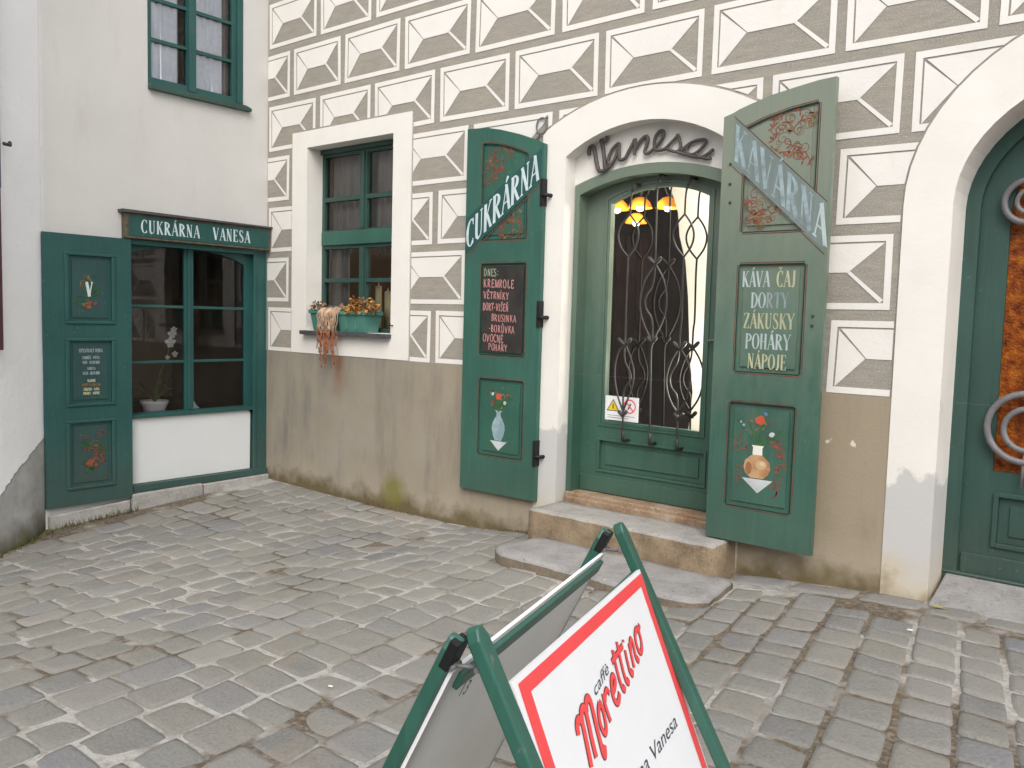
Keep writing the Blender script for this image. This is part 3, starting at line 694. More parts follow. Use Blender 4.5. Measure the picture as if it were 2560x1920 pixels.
def zz(c, pts, y): return [pY((c[0] + p[0] * c[2]) / 1.15732, (c[1] + p[1] * c[2]) / 1.15732, y) for p in pts]
def smooth(pts, it=2):
    for _ in range(it):
        q = [pts[0]]
        for i in range(len(pts) - 1): q += [pts[i] * .75 + pts[i + 1] * .25, pts[i] * .25 + pts[i + 1] * .75]
        pts = q + [pts[-1]]
    return pts
GY = .135
def rod(mb, L, r=.0062): mb.tube(smooth(L), r, m_iron, 7)
b1 = MB(); rod(b1, zz(ZA, [(605, 300), (592, 360), (582, 520)], GY)); rod(b1, zz(ZA, [(578, 520), (505, 600), (478, 690), (500, 790), (565, 870)], GY)); rod(b1, zz(ZA, [(582, 520), (640, 600), (655, 690), (630, 790), (567, 870)], GY))
rod(b1, zz(ZA, [(565, 870), (560, 1000), (550, 1200), (543, 1500)], GY) + zz(ZB, [(538, 180)], GY))
rod(b1, zz(ZB, [(538, 190), (480, 265), (450, 400), (455, 520), (480, 640), (520, 750)], GY)); rod(b1, zz(ZB, [(540, 190), (590, 320), (615, 430), (600, 560), (525, 750)], GY)); rod(b1, zz(ZB, [(538, 180), (530, 340), (585, 430), (588, 500), (530, 570), (522, 640), (520, 985)], GY))
b2 = MB(); rod(b2, zz(ZA, [(822, 215), (802, 330), (798, 600), (790, 920), (782, 1050), (765, 1120), (715, 1185), (700, 1250), (718, 1315), (762, 1370), (768, 1450), (762, 1600)], GY) + zz(ZB, [(752, 250), (750, 500), (742, 1010)], GY))
rod(b2, zz(ZA, [(785, 935), (705, 1050), (668, 1180), (660, 1280), (682, 1400), (755, 1560)], GY)); rod(b2, zz(ZA, [(795, 935), (860, 1050), (885, 1170), (885, 1270), (860, 1390), (770, 1560)], GY))
b3 = MB(); rod(b3, zz(ZA, [(1072, 245), (1045, 320), (1035, 520)], GY)); rod(b3, zz(ZA, [(1035, 515), (965, 595), (930, 690), (960, 790), (1025, 870)], GY)); rod(b3, zz(ZA, [(1037, 515), (1090, 590), (1116, 680), (1095, 780), (1028, 870)], GY))
rod(b3, zz(ZA, [(1027, 870), (1018, 1000), (1010, 1400)], GY) + zz(ZB, [(998, 60), (990, 220)], GY))
rod(b3, zz(ZB, [(990, 225), (922, 330), (880, 460), (880, 560), (910, 670), (968, 765)], GY)); rod(b3, zz(ZB, [(992, 225), (1050, 320), (1085, 430), (1080, 540), (1045, 670), (975, 765)], GY)); rod(b3, zz(ZB, [(990, 220), (978, 350), (922, 430), (905, 500), (925, 570), (970, 620), (975, 720), (968, 1055)], GY))
def knot(mb, c, x, y, w_=55, h_=48):
    for sgn in (-1, 1):
        L = smooth(zz(c, [(x, y + h_ * .5), (x + sgn * w_ * .55, y - h_ * .1), (x + sgn * w_, y - h_ * .7)], GY - .006)); mb.tube(L, [.005 + .008 * math.sin(math.pi * min(1, (q + .3) / len(L))) for q in range(len(L))], m_iron, 6)
    mb.tube(zz(c, [(x, y + h_ * .3), (x, y + h_ * .9)], GY), .012, m_iron, 8)
knot(b1, ZB, 537, 185); knot(b3, ZB, 992, 215); knot(b2, ZA, 787, 905); knot(b2, ZA, 762, 1560, 40, 40); knot(b3, ZB, 985, 800, 40, 36); knot(b1, ZB, 520, 775, 36, 34)
for mb, t0, e0 in ((b1, (605, 300), (520, 985)), (b2, (822, 215), (742, 1010)), (b3, (1072, 245), (968, 1055))):
    P = zz(ZA, [t0], GY)[0]; mb.tube([P + Vector((0, 0, -.02)), P + Vector((.012, .0, .02)), P + Vector((.015, .062, .025))], .011, m_iron, 6)
    P = zz(ZB, [e0], GY)[0]; mb.tube([P + Vector((0, 0, .05)), P + Vector((.0, .0, -.012)), P + Vector((.006, .062, -.014))], .011, m_iron, 6)
for mb in (b1, b2, b3):
    mb.build('grille_rod_and_reflection', door)
    mb.v = [(v[0], v[1] + .165, v[2]) for v in mb.v]; mb.mats = [m_grillerefl]; mb.build('grille_rod_and_reflection', door)   # dark copy added to stand for the grille's reflection in the glass
th = MB(); th.prism(lambda a, b, c: (a, b, c), [(3.22, .07), (4.27, .07), (4.27, .26), (3.22, .26)], .02, .1895, m_thresh); th.box(3.23, 4.26, .05, .07, .02, .165, m_thresh); th.build('threshold', bld, .012)
# room behind the door
rm = MB(); rm.box(.2, 5.1, .25, 3.6, -.1, 2.95, m_room); rm.f.pop(2); rm.mi.pop(2); rm.sm.pop(2)
rm.build('room_interior', bld)
WY = 1.0
wpts = [(905, 300), (945, 380), (978, 500), (992, 700), (1040, 900), (1062, 1200), (1070, 1500)]
Lw = zz(ZA, wpts, WY) + zz(ZB, [(1075, 300), (1100, 600), (1060, 950)], WY)
ww = MB(); poly_ = [(p.x, p.z) for p in Lw]; Wt = rect(min(p[0] for p in poly_), 5.0, -.05, 2.9)
for i in range(len(poly_) - 1):
    (xa, za), (xb, zb_) = poly_[i], poly_[i + 1]
    ww.prism(FM(WY), [(xa, za), (4.9, za), (4.9, zb_), (xb, zb_)], -.25, 0, m_reflw)
ww.prism(FM(WY), [(poly_[0][0], 2.9), (4.9, 2.9), (4.9, poly_[0][1]), poly_[0]], -.25, 0, m_reflw)
ww.prism(FM(WY), [poly_[-1], (4.9, poly_[-1][1]), (4.9, -.05), (poly_[-1][0], -.05)], -.25, 0, m_reflw)
ww.build('reflection_wall', bld)  # white wall added in the shape of the bright reflection in the glass
dr = curtain(bld, FM(2.3), 1.9, 2.5, 0, 2.1, m_drape, .03, .12, name='drape', seed=8)
# second door
f2 = MB(); f2.plate(FM(.25), ell_arch(5.44, 6.86, -.3, 1.90, .585), [ell_arch(5.52, 6.78, .10, 1.90, .50)], 0, .06, m_green2, back=False)
f2.build('door_frame', bld, .004)
l2 = MB(); g2 = ell_arch(5.645, 6.12, .625, 1.88, .36)
g2 = [(5.645, .625), (6.12, .625), (6.12, 2.30), (6.0, 2.285), (5.87, 2.24), (5.77, 2.17), (5.69, 2.06), (5.652, 1.95), (5.645, 1.85)]
g3 = [(6.655, .625), (6.655, 1.85), (6.648, 1.95), (6.61, 2.06), (6.53, 2.17), (6.43, 2.24), (6.30, 2.285), (6.18, 2.30), (6.18, .625)]
l2.plate(FM(.29), ell_arch(5.51, 6.79, .09, 1.90, .505), [g2, g3, rect(5.68, 6.10, .27, .50), rect(6.2, 6.62, .27, .50)], 0, .04, m_green2)
for a0, a1 in ((5.68, 6.10), (6.2, 6.62)):
    l2.fbox(FM(.29), a0, a1, .27, .50, -.03, -.012, m_green2); l2.fbox(FM(.29), a0 - .022, a0, .25, .52, .0005, .012, m_green2); l2.fbox(FM(.29), a0, a1 + .022, .50, .522, .0005, .012, m_green2); l2.fbox(FM(.29), a0, a1 + .022, .248, .27, .0005, .012, m_green2)
    l2.fbox(FM(.29), a0 + .05, a1 - .05, .31, .46, -.013, -.004, m_green2)
l2.fbox(FM(.29), 5.53, 6.77, .10, .20, .0005, .012, m_green2)
door2 = l2.build('door', bld, .0025); door2['label'] = 'dark green arched door with amber glass'
for gg in (g2, g3):
    p_ = MB(); p_.sheet(FM(.315), gg, 0, m_amber); p_.build('pane', door2)
def ringpx(mb, u, v, r, y, a0=0, a1=360, t=.014):
    P = pY(u, v, y); n = 26; pts = [P + Vector((r * math.cos(R(a0 + (a1 - a0) * i / n)), 0, r * math.sin(R(a0 + (a1 - a0) * i / n)))) for i in range(n + (0 if a1 - a0 == 360 else 1))]
    mb.tube(pts, t, m_irongal, 8, closed=(a1 - a0 == 360))
gr = MB(); ringpx(gr, 2216, 926, .165, .255, 0, 360, .017); ringpx(gr, 2219, 930, .10, .252, 20, 330, .015); ringpx(gr, 2222, 434, .10, .255, 0, 360, .016); ringpx(gr, 2226, 434, .055, .252, 0, 360, .012)
a_, b_ = pY(2232, 470, .255), pY(2222, 880, .255); gr.tube([a_, b_], .010, m_irongal); a_, b_ = pY(2216, 970, .255), pY(2205, 1045, .255); gr.tube([a_, b_ + Vector((0, 0, -.02))], .008, m_irongal)
gr.build('grille', door2)
th = MB(); th.prism(lambda a, b, c: (c, a, b), [(-.07, -.1), (.33, -.1), (.33, .088), (.235, .085), (-.07, .006)], 5.475, 6.83, m_slab); th.box(5.44, 6.84, .245, .262, .085, .105, m_green2); th.build('threshold', bld, .01)

# ------------------------------------------------------------------ big painted shutters of the first door
def arcline(x0, x1, zl, zr, bulge, n=10): return [(x0 + (x1 - x0) * i / n, zl + (zr - zl) * i / n + bulge * 4 * (i / n) * (1 - i / n)) for i in range(n + 1)]
def shutter(parent, F, x0, x1, z0, top, panels, mg, mp, th_=.035, name='shutter', line=m_redline):
    """top: outline points left to right; panels: convex outlines"""
    mb = MB(); outline = [(x0, z0), (x1, z0)] + top[::-1]
    mb.plate(F, outline, panels, th_, .012, mg, back=False)
    mb.prism(F, outline, 0, th_ - .0122, mg)
    sh = mb.build(name, parent, .0015)
    pb = MB()
    for p in panels:
        cx = sum(q[0] for q in p) / len(p); cz = sum(q[1] for q in p) / len(p)
        W_ = max(q[0] for q in p) - min(q[0] for q in p); H_ = max(q[1] for q in p) - min(q[1] for q in p)
        ins = [(cx + (q[0] - cx) * (1 - .05 / W_), cz + (q[1] - cz) * (1 - .05 / H_)) for q in p]
        pb.prism(F, ins, th_ - .0118, th_ - .004, mp)
        P = ccw(p)
        for i in range(len(P)):
            a, b = P[i], P[(i + 1) % len(P)]
            d = Vector((b[0] - a[0], b[1] - a[1])); l = d.length
            if l < 1e-4: continue
            nrm = (d.y / l * .012, -d.x / l * .012)
            pb.stroke(F, [(a[0] + nrm[0], a[1] + nrm[1]), (b[0] + nrm[0], b[1] + nrm[1])], .006, th_ + .0006, line)
            nrm = (d.y / l * .003, -d.x / l * .003)
            pb.stroke(F, [(a[0] + nrm[0], a[1] + nrm[1]), (b[0] + nrm[0], b[1] + nrm[1])], .006, th_ + .0004, m_linedk)
    pb.build('raised_panel', sh)
    return sh
SLX0, SLX1 = 2.395, 3.062; FS = FM(-.015); thk = .035; cS = thk + .001
ZT = lambda pts, off, s, y: [(q.x, q.z) for q in (pY((off[0] + a * s) / 1.15732, (off[1] + b * s) / 1.15732, y) for a, b in pts)]
topL_ = [(SLX0, 2.585), (2.47, 2.598), (2.56, 2.590), (2.68, 2.565), (2.80, 2.528), (2.90, 2.49), (3.0, 2.448), (3.035, 2.43), (SLX1, 2.405)]
pt_top = [(2.545, 1.835), (2.93, 1.835), (2.93, 2.375), (2.80, 2.43), (2.68, 2.465), (2.545, 2.48)]
topL = ZT([(140, 64), (250, 62), (350, 75), (500, 110), (620, 150), (700, 185)], (1140, 300), .31646, -.05)
topL[0] = (SLX0, topL[0][1]); topL[-1] = (SLX1, topL[-1][1])
ptl = ZT([(235, 188), (330, 195), (450, 222), (572, 268)], (1140, 300), .31646, -.05); ptl[0] = (2.545, ptl[0][1]); ptl[-1] = (2.93, ptl[-1][1])
pt_top = [(2.545, 1.835), (2.93, 1.835)] + ptl[::-1]
shL = shutter(bld, FS, SLX0, SLX1, .11, topL, [pt_top, rect(2.555, 2.935, 1.06, 1.67), rect(2.56, 2.94, .375, .89)], m_green, m_panelg)
shL['label'] = 'arched green shutter with chalk menu'
dl = MB()
slp = .70
bandq = [(2.40, 1.735), (3.045, 1.735 + .645 * slp), (3.045, 1.985 + .645 * slp - .035), (2.40, 1.985 - .0)]
dl.sheet(FS, bandq, cS + .0004, m_band)
dl.stroke(FS, [(2.40, 1.72), (3.05, 1.72 + .65 * slp)], .007, cS + .0006, m_redline)
lettering(dl, 'CUKRÁRNA', FS, 2.412, 1.775, .178, m_letter, cS + .001, .72, .075, slp, .13, .045)
vines(dl, FS, 2.68, 2.33, .25, .22, cS - .004, 20, 4, inside=lambda x, y: y > 2.09 + (x - 2.4) * slp - .03 and y < 2.45 and 2.56 < x < 2.91)
vines(dl, FS, 2.80, 1.93, .22, .16, cS - .004, 15, 5, inside=lambda x, y: y < 1.73 + (x - 2.4) * slp - .02 and y > 1.86 and 2.57 < x < 2.90)
dl.build('lettering', shL)
cb = MB(); cb.fbox(FS, 2.568, 2.925, 1.078, 1.655, thk - .003, thk + .004, m_chalkb); cz_ = thk + .0048
rows_ = [('DNES:', 2.58, 1.592, .050, m_chalkw), ('KREMROLE', 2.578, 1.515, .055, m_pink), ('VĚTRNÍKY', 2.58, 1.438, .050, m_pink), ('DORT-VIŠEŇ', 2.576, 1.36, .050, m_pink), ('BRUSINKA', 2.655, 1.288, .048, m_pink), ('-BORŮVKA', 2.635, 1.215, .048, m_pink), ('OVOCNÉ', 2.582, 1.148, .052, m_pink), ('POHÁRY', 2.635, 1.090, .046, m_pink)]
for t, a, b, h, mm in rows_: lettering(cb, t, FS, a, b, h, mm, cz_, .96 if len(t) < 10 else .78, .12, -.03, .12, .10, False, .035)
cb.build('chalkboard', shL)
def vase_blue(mb, F, cx, z0, c, k=1.):
    mb.sheet(F, [(cx - .072 * k, z0), (cx + .078 * k, z0), (cx + .003, z0 - .065 * k)][::-1], c, m_flW)
    prof = [(.028, 0), (.045, .03), (.058, .075), (.055, .11), (.035, .145), (.020, .165), (.018, .19), (.034, .205)]
    mb.sheet(F, [(cx + r * k, z0 + .004 + z * k) for r, z in prof] + [(cx - r * k, z0 + .004 + z * k) for r, z in prof[::-1]], c + .0006, m_vaseb)
def bouquet(mb, F, cx, z0, c, k, seed, spots):
    rr = random.Random(seed)
    for i in range(16):
        a = rr.uniform(35, 145); l = rr.uniform(.07, .17) * k; e = (cx + l * math.cos(R(a)), z0 + l * math.sin(R(a)))
        mb.stroke(F, [(cx, z0), ((cx + e[0]) / 2 + rr.uniform(-.01, .01), (z0 + e[1]) / 2), e], [.003, .003, .002], c + i * .00002, m_leafp)
        aa = rr.uniform(0, 360); mb.stroke(F, [e, (e[0] + .012 * math.cos(R(aa)), e[1] + .012 * math.sin(R(aa))), (e[0] + .024 * math.cos(R(aa)), e[1] + .024 * math.sin(R(aa)))], [.002, .011, .002], c + .0004 + i * .00002, rr.choice([m_leafp, m_leafp, m_vine2]))
    for i, (dx, dz, r, mm) in enumerate(spots): mb.blob(F, cx + dx * k, z0 + dz * k, r * k, c + .0012 + i * .0001, mm)
pn = MB(); vase_blue(pn, FS, 2.735, .475, cS - .004, 1.0)
bouquet(pn, FS, 2.735, .675, cS - .0035, 1., 3, [(0, .105, .026, m_flR), (-.055, .12, .012, m_flW), (.055, .065, .014, m_flW), (-.045, .065, .014, m_vine), (.075, .12, .008, m_flR), (.035, .12, .008, m_flB), (.03, .03, .010, m_vine2)])
pn.build('painted_vase', shL)
for zc in (2.12, 1.34, .43):
    hg = MB(); hg.box(3.046, 3.066, -.062, -.012, zc - .085, zc + .085, m_black); hg.tube([(3.056, -.062, zc - .02), (3.09, -.05, zc - .02), (3.10, -.004, zc - .02)], .013, m_black); hg.build('hinge', shL)
# the other shutter
SRX0, SRX1 = 4.335, 4.925; FR = FM(-.10); cR = thk + .001
topR_ = [(SRX0, 2.40), (4.352, 2.44), (4.40, 2.463), (4.50, 2.498), (4.62, 2.523), (4.74, 2.538), (4.84, 2.545), (SRX1, 2.545)]
prt_ = [(4.468, 1.80), (4.842, 1.80), (4.842, 2.425), (4.70, 2.415), (4.58, 2.39), (4.482, 2.36), (4.468, 2.345)]
topR = ZT([(275, 385), (300, 358), (345, 330), (430, 290), (600, 215), (800, 150), (980, 95), (1150, 60)], (1740, 170), .31354, -.136); topR[0] = (SRX0, topR[0][1]); topR[-1] = (SRX1, topR[-1][1])
prl = ZT([(430, 478), (560, 405), (760, 330), (960, 275)], (1740, 170), .31354, -.136); prl[0] = (4.468, prl[0][1]); prl[-1] = (4.842, prl[-1][1]); prt = [(4.468, 1.80), (4.842, 1.80)] + prl[::-1]
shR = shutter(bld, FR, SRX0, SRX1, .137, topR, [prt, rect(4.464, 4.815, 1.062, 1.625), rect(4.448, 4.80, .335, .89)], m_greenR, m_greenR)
shR['label'] = 'weathered arched shutter with painted menu lettering'
dl = MB(); slr = -.93
dl.sheet(FR, [(4.40, 2.40), (4.40, 2.16), (4.905, 2.16 + .505 * slr - .0), (4.905, 2.40 + .505 * slr)], cR + .0004, m_bandR)
for off in (2.41, 2.15): dl.stroke(FR, [(4.395, off), (4.91, off + .515 * slr)], .004, cR + .0006, m_redline)
lettering(dl, 'KAVÁRNA', FR, 4.405, 2.185, .185, m_letterF, cR + .001, .665, .075, slr, .11, .04, mfun=lambda i: m_letterM if i == 6 else m_letterK)
vines(dl, FR, 4.72, 2.28, .22, .30, cR - .004, 26, 6, inside=lambda x, y: y > 2.44 + (x - 4.4) * slr and y < 2.39 and 4.5 < x < 4.83)
vines(dl, FR, 4.56, 1.92, .2, .24, cR - .004, 20, 7, inside=lambda x, y: y < 2.13 + (x - 4.4) * slr and y > 1.82 and 4.48 < x < 4.80)
dl.build('lettering', shR)
mn = MB(); mcx = 4.6395; cc_ = cR - .0042
lettering(mn, 'KÁVA', FR, 4.482, 1.510, .082, m_letterM, cc_, .78, .08); lettering(mn, 'ČAJ', FR, 4.672, 1.510, .082, m_letter2, cc_, .78, .08)
lettering(mn, 'DORTY', FR, 0, 1.400, .080, m_letter, cc_, .86, .08, center=mcx, mfun=lambda i: m_letterM if i < 2 else m_letterF)
lettering(mn, 'ZÁKUSKY', FR, 0, 1.292, .080, m_letter2, cc_, .84, .08, center=mcx)
lettering(mn, 'POHÁRY', FR, 0, 1.184, .080, m_letterM, cc_, .86, .08, center=mcx)
lettering(mn, 'NÁPOJE', FR, 0, 1.080, .078, m_letter2, cc_, .82, .08, center=mcx)
mn.build('menu_lettering', shR)
pn = MB(); cx = 4.618; z0 = .492
pn.sheet(FR, [(cx - .088, z0), (cx + .085, z0), (cx + .004, z0 - .075)][::-1], cR - .004, m_flW)
prof = [(.035, 0), (.062, .022), (.075, .055), (.068, .09), (.040, .115), (.027, .125), (.026, .165), (.034, .175)]
body = [(cx - .005 + r, z0 + .005 + z) for r, z in prof[:6]] + [(cx - .005 - r, z0 + .005 + z) for r, z in prof[:6][::-1]]
pn.sheet(FR, body, cR - .0034, m_vaseo); neck = [(cx - .005 + r, z0 + .005 + z) for r, z in prof[5:]] + [(cx - .005 - r, z0 + .005 + z) for r, z in prof[5:][::-1]]
pn.sheet(FR, neck, cR - .0033, m_boardback)
bouquet(pn, FR, cx, .665, cR - .0038, 1.05, 9, [(0, .135, .024, m_flR), (.065, .07, .014, m_flW), (-.085, .105, .008, m_letterF), (-.10, .12, .007, m_letterF), (.03, .17, .010, m_flB), (.06, .12, .009, m_vine)])
vines(pn, FR, cx + .10, .60, .05, .28, cR - .004, 8, 12, [m_vine]); vines(pn, FR, cx - .115, .62, .03, .2, cR - .004, 3, 13, [m_vine])
for (dx, dz, rx_, ry_, mm) in ((.022, .078, .030, .024, m_hi), (.028, .084, .014, .011, m_hi2), (-.046, .055, .018, .034, m_lo)):
    pn.sheet(FR, [(cx - .005 + dx + rx_ * math.cos(R(a)), z0 + dz + ry_ * math.sin(R(a))) for a in range(0, 360, 24)], cR - .003 + .0002 * (mm is m_hi2), mm)
pn.build('painted_vase', shR)
for i, (u, v) in enumerate(((1578, 355), (1577, 398), (1577, 438), (1756, 683), (1754, 704))):
    P = pY(u, v, -.136); sb = MB(); sb.tube([P + Vector((0, .004, 0)), P + Vector((0, -.003, 0))], .008, m_iron, 8); sb.build('bolt', shR)
for zc in (2.12, 1.34, .43): hg = MB(); hg.tube([(4.34, -.11, zc), (4.34, -.06, zc), (4.355, -.004, zc)], .012, m_black); hg.build('hinge', shR)

# wrought-iron name over the door
ZV = (1450, 300, 360 / 2212.)
sg = MB(); VY = .075
def vs(pts, r=.0095):
    L = [pY((ZV[0] + p[0] * ZV[2]) / 1.15732, (ZV[1] + p[1] * ZV[2]) / 1.15732, VY) for p in pts]; sg.tube(smooth(L), r, m_irong, 8)
vs([(140, 540), (135, 480), (160, 410), (210, 400), (230, 480), (250, 640), (285, 770)], .013)
vs([(285, 780), (350, 790), (390, 770), (470, 700), (500, 660)], .012); vs([(385, 760), (375, 600), (355, 420), (325, 310)], .013); vs([(330, 320), (370, 330), (415, 310), (425, 255)], .012)
vs([(600, 350), (540, 400), (480, 470), (440, 580), (430, 660), (470, 690), (540, 600), (590, 440), (600, 350)], .011); vs([(602, 350), (600, 480), (600, 600), (640, 620), (700, 580)], .011)
vs([(690, 600), (750, 480), (815, 360), (845, 290)], .011); vs([(848, 285), (845, 400), (835, 540)], .011); vs([(840, 470), (900, 360), (970, 270), (1030, 240), (1050, 300), (1020, 400), (985, 500), (1030, 520), (1080, 490)], .011)
vs([(1080, 490), (1180, 400), (1260, 300), (1295, 210), (1280, 165), (1230, 165), (1170, 230), (1140, 330), (1140, 440), (1200, 470), (1300, 450), (1330, 430)], .011)
vs([(1320, 430), (1420, 330), (1490, 255), (1505, 215)], .010); vs([(1503, 225), (1540, 330), (1555, 420), (1500, 490), (1420, 480), (1325, 430)], .010); vs([(1480, 490), (1600, 520), (1700, 550)], .010)
vs([(1560, 470), (1620, 410), (1700, 350), (1800, 310), (1910, 300), (1950, 320), (1900, 400), (1800, 500), (1700, 540), (1640, 500), (1640, 420), (1700, 350)], .010)
vs([(1790, 520), (1840, 580), (1900, 560), (1980, 510), (2050, 450)], .011); vs([(1700, 550), (1840, 570), (1960, 590), (2010, 590)], .010)
for q in ((250, 640), (960, 280), (1560, 420)):
    P = pY((ZV[0] + q[0] * ZV[2]) / 1.15732, (ZV[1] + q[1] * ZV[2]) / 1.15732, VY); sg.tube([P, P + Vector((0, .026, 0))], .006, m_irong, 6)
tag(sg.build('metal_sign', loc=(3.74, .1, 2.3)), 'wrought iron script reading Vanesa fixed above the glazed door', 'sign')
# iron ring by the top of the shutter
rg = MB(); P = pY(1171, 272, -.012); n = 22
rg.tube([P + Vector((.042 * math.cos(2 * math.pi * i / n), -.004, .05 * math.sin(2 * math.pi * i / n))) for i in range(n)], .006, m_irongal, 6, closed=True)
rg.tube([P + Vector((-.02, 0, -.046)), P + Vector((-.075, -.002, -.12))], .008, m_irongal); rg.tube([P + Vector((.03, .0, .045)), P + Vector((.035, .012, .06))], .008, m_irongal)
tag(rg.build('iron_ring', loc=tuple(P)), 'grey iron loop fixed on the wall above the chalk menu shutter', 'ring')
# warning notice on the glass
wn = MB(); q4 = zz(ZB, [(370, 827), (645, 847), (655, 645), (377, 628)], .205)
ax0, ax1 = q4[0].x, q4[1].x; az0, az1 = (q4[0].z + q4[1].z) / 2, (q4[2].z + q4[3].z) / 2
FN = FM(.209); wn.fbox(FN, ax0, ax1, az0, az1, 0, .003, m_signw); W_ = ax1 - ax0; H_ = az1 - az0
tri = [(ax0 + .05 * W_, az0 + .38 * H_), (ax0 + .44 * W_, az0 + .38 * H_), (ax0 + .245 * W_, az0 + .88 * H_)]; wn.sheet(FN, tri, .0036, m_print)
cxt, czt = ax0 + .245 * W_, az0 + .545 * H_; wn.sheet(FN, [(cxt + (a - cxt) * .8, czt + (b - czt) * .8) for a, b in tri], .004, m_yellow); wn.fbox(FN, cxt - .004, cxt + .004, czt - .012, czt + .022, .0041, .0044, m_print)
cxc, czc = ax0 + .74 * W_, az0 + .62 * H_
wn.stroke(FN, [(cxc + .27 * H_ * math.cos(R(i * 15)), czc + .27 * H_ * math.sin(R(i * 15))) for i in range(25)], .008, .0036, m_signred); wn.stroke(FN, [(cxc - .19 * H_, czc + .19 * H_), (cxc + .19 * H_, czc - .19 * H_)], .008, .0038, m_signred)
wn.stroke(FN, [(cxc - .07 * H_, czc - .12 * H_), (cxc, czc), (cxc + .05 * H_, czc + .12 * H_)], .010, .0035, m_print)
for r_ in range(2): wn.stroke(FN, [(ax0 + .08 * W_, az0 + (.2 - .09 * r_) * H_), (ax0 + (.9 - .2 * r_) * W_, az0 + (.2 - .09 * r_) * H_)], .003, .0036, m_irongal)
tag(wn.build('warning_notice', loc=(ax0, .209, az0)), 'white notice with yellow triangle and red prohibition circle on the door glass', 'notice')
# hanging lamps in the shop
ch = thing('chandelier', 'lit hanging lamp with four amber glass shades seen through the door glass', 'lamp', (3.6, 1.5, 2.6))
LY = 1.45; cen = [(475, 470, 1.), (665, 455, 1.), (895, 455, 1.), (632, 580, .92)]; lc = [(zz(ZA, [(a, b)], LY + (.12 if k < 1 else 0))[0], k) for a, b, k in cen]
hub = Vector((lc[1][0].x + .1, LY, lc[1][0].z + .32))
for P, k in lc:
    s_ = MB(); r = .098 * k; s_.lathe([(.02, P.z + .075 * k), (r * .45, P.z + .068 * k), (r * .8, P.z + .035 * k), (r, P.z - .01 * k)], P.x, P.y, m_shade, 20); sh = s_.build('lamp_shade', ch)
    b_ = MB(); b_.lathe([(0.001, P.z + .03), (.022, P.z + .02), (.030, P.z - .010), (.022, P.z - .03), (.001, P.z - .038)], P.x, P.y, m_bulb, 14); b_.build('bulb', sh)
    a_ = MB(); a_.tube(smooth([hub + Vector((0, 0, -.1)), (hub + P) / 2 + Vector((0, 0, .08)), P + Vector((0, 0, .085))]), .008, m_iron, 6); a_.build('arm', ch)
for k_, (px_, py_, pz_, en) in enumerate(((hub.x, LY - .25, hub.z - .45, 14), (4.15, .62, 2.2, 26), (4.1, .62, 1.0, 20))):
    pl2 = bpy.data.lights.new('lamp_and_wall_fill', 'POINT'); pl2.energy = en; pl2.color = (1, .9, .76); pl2.shadow_soft_size = .08; po = bpy.data.objects.new('lamp_and_wall_fill', pl2); col.objects.link(po); po.location = (px_, py_, pz_)  # first is the chandelier's; the other two are unseen, added to brighten the wall
a_ = MB(); a_.tube([hub + Vector((0, 0, -.13)), Vector((hub.x, hub.y, 2.88))], .014, m_iron); a_.build('stem', ch)

# candles on the window ledge, bell push, little hook
lg_ = MB(); lg_.box(.58, 1.60, .20, .34, 1.13, 1.165, m_green2); lg_.build('inner_ledge', bld)
for i, (u, v, lab) in enumerate(((818, 618, 'taller cream candle behind the lower panes of the deep window, above the flower box'), (838, 630, 'shorter cream candle behind the deep window, beside the right jamb'))):
    P = pY(u, v, .27); c_ = MB(); c_.lathe([(.001, 1.166), (.026, 1.166), (.026, P.z + .0), (.012, P.z + .004), (.002, P.z + .03), (.0005, P.z + .031)], P.x, .27, m_candle, 14)
    tag(c_.build('candle', loc=(P.x, .27, 1.166)), lab, 'candle', 'candles on the window ledge')
P = pX(2050, 638, 5.4545); bp_ = MB(); bp_.box(5.4465, 5.4535, P.y - .02, P.y + .02, P.z - .045, P.z + .035, m_boardback); bp_.box(5.4415, 5.4465, P.y - .014, P.y + .012, P.z - .035, P.z + .03, m_green)
tag(bp_.build('bell_push', loc=(5.45, P.y, P.z), bevel=.002), 'small green and white plate in the reveal of the amber-glass doorway', 'bell push')
P = pY(848, 703, -.012); hk = MB(); hk.tube([P + Vector((0, .004, 0)), P + Vector((0, -.025, 0)), P + Vector((.004, -.03, .018))], .005, m_iron); tag(hk.build('wall_hook', loc=tuple(P)), 'tiny iron hook on the window surround beside the flower box', 'hook')

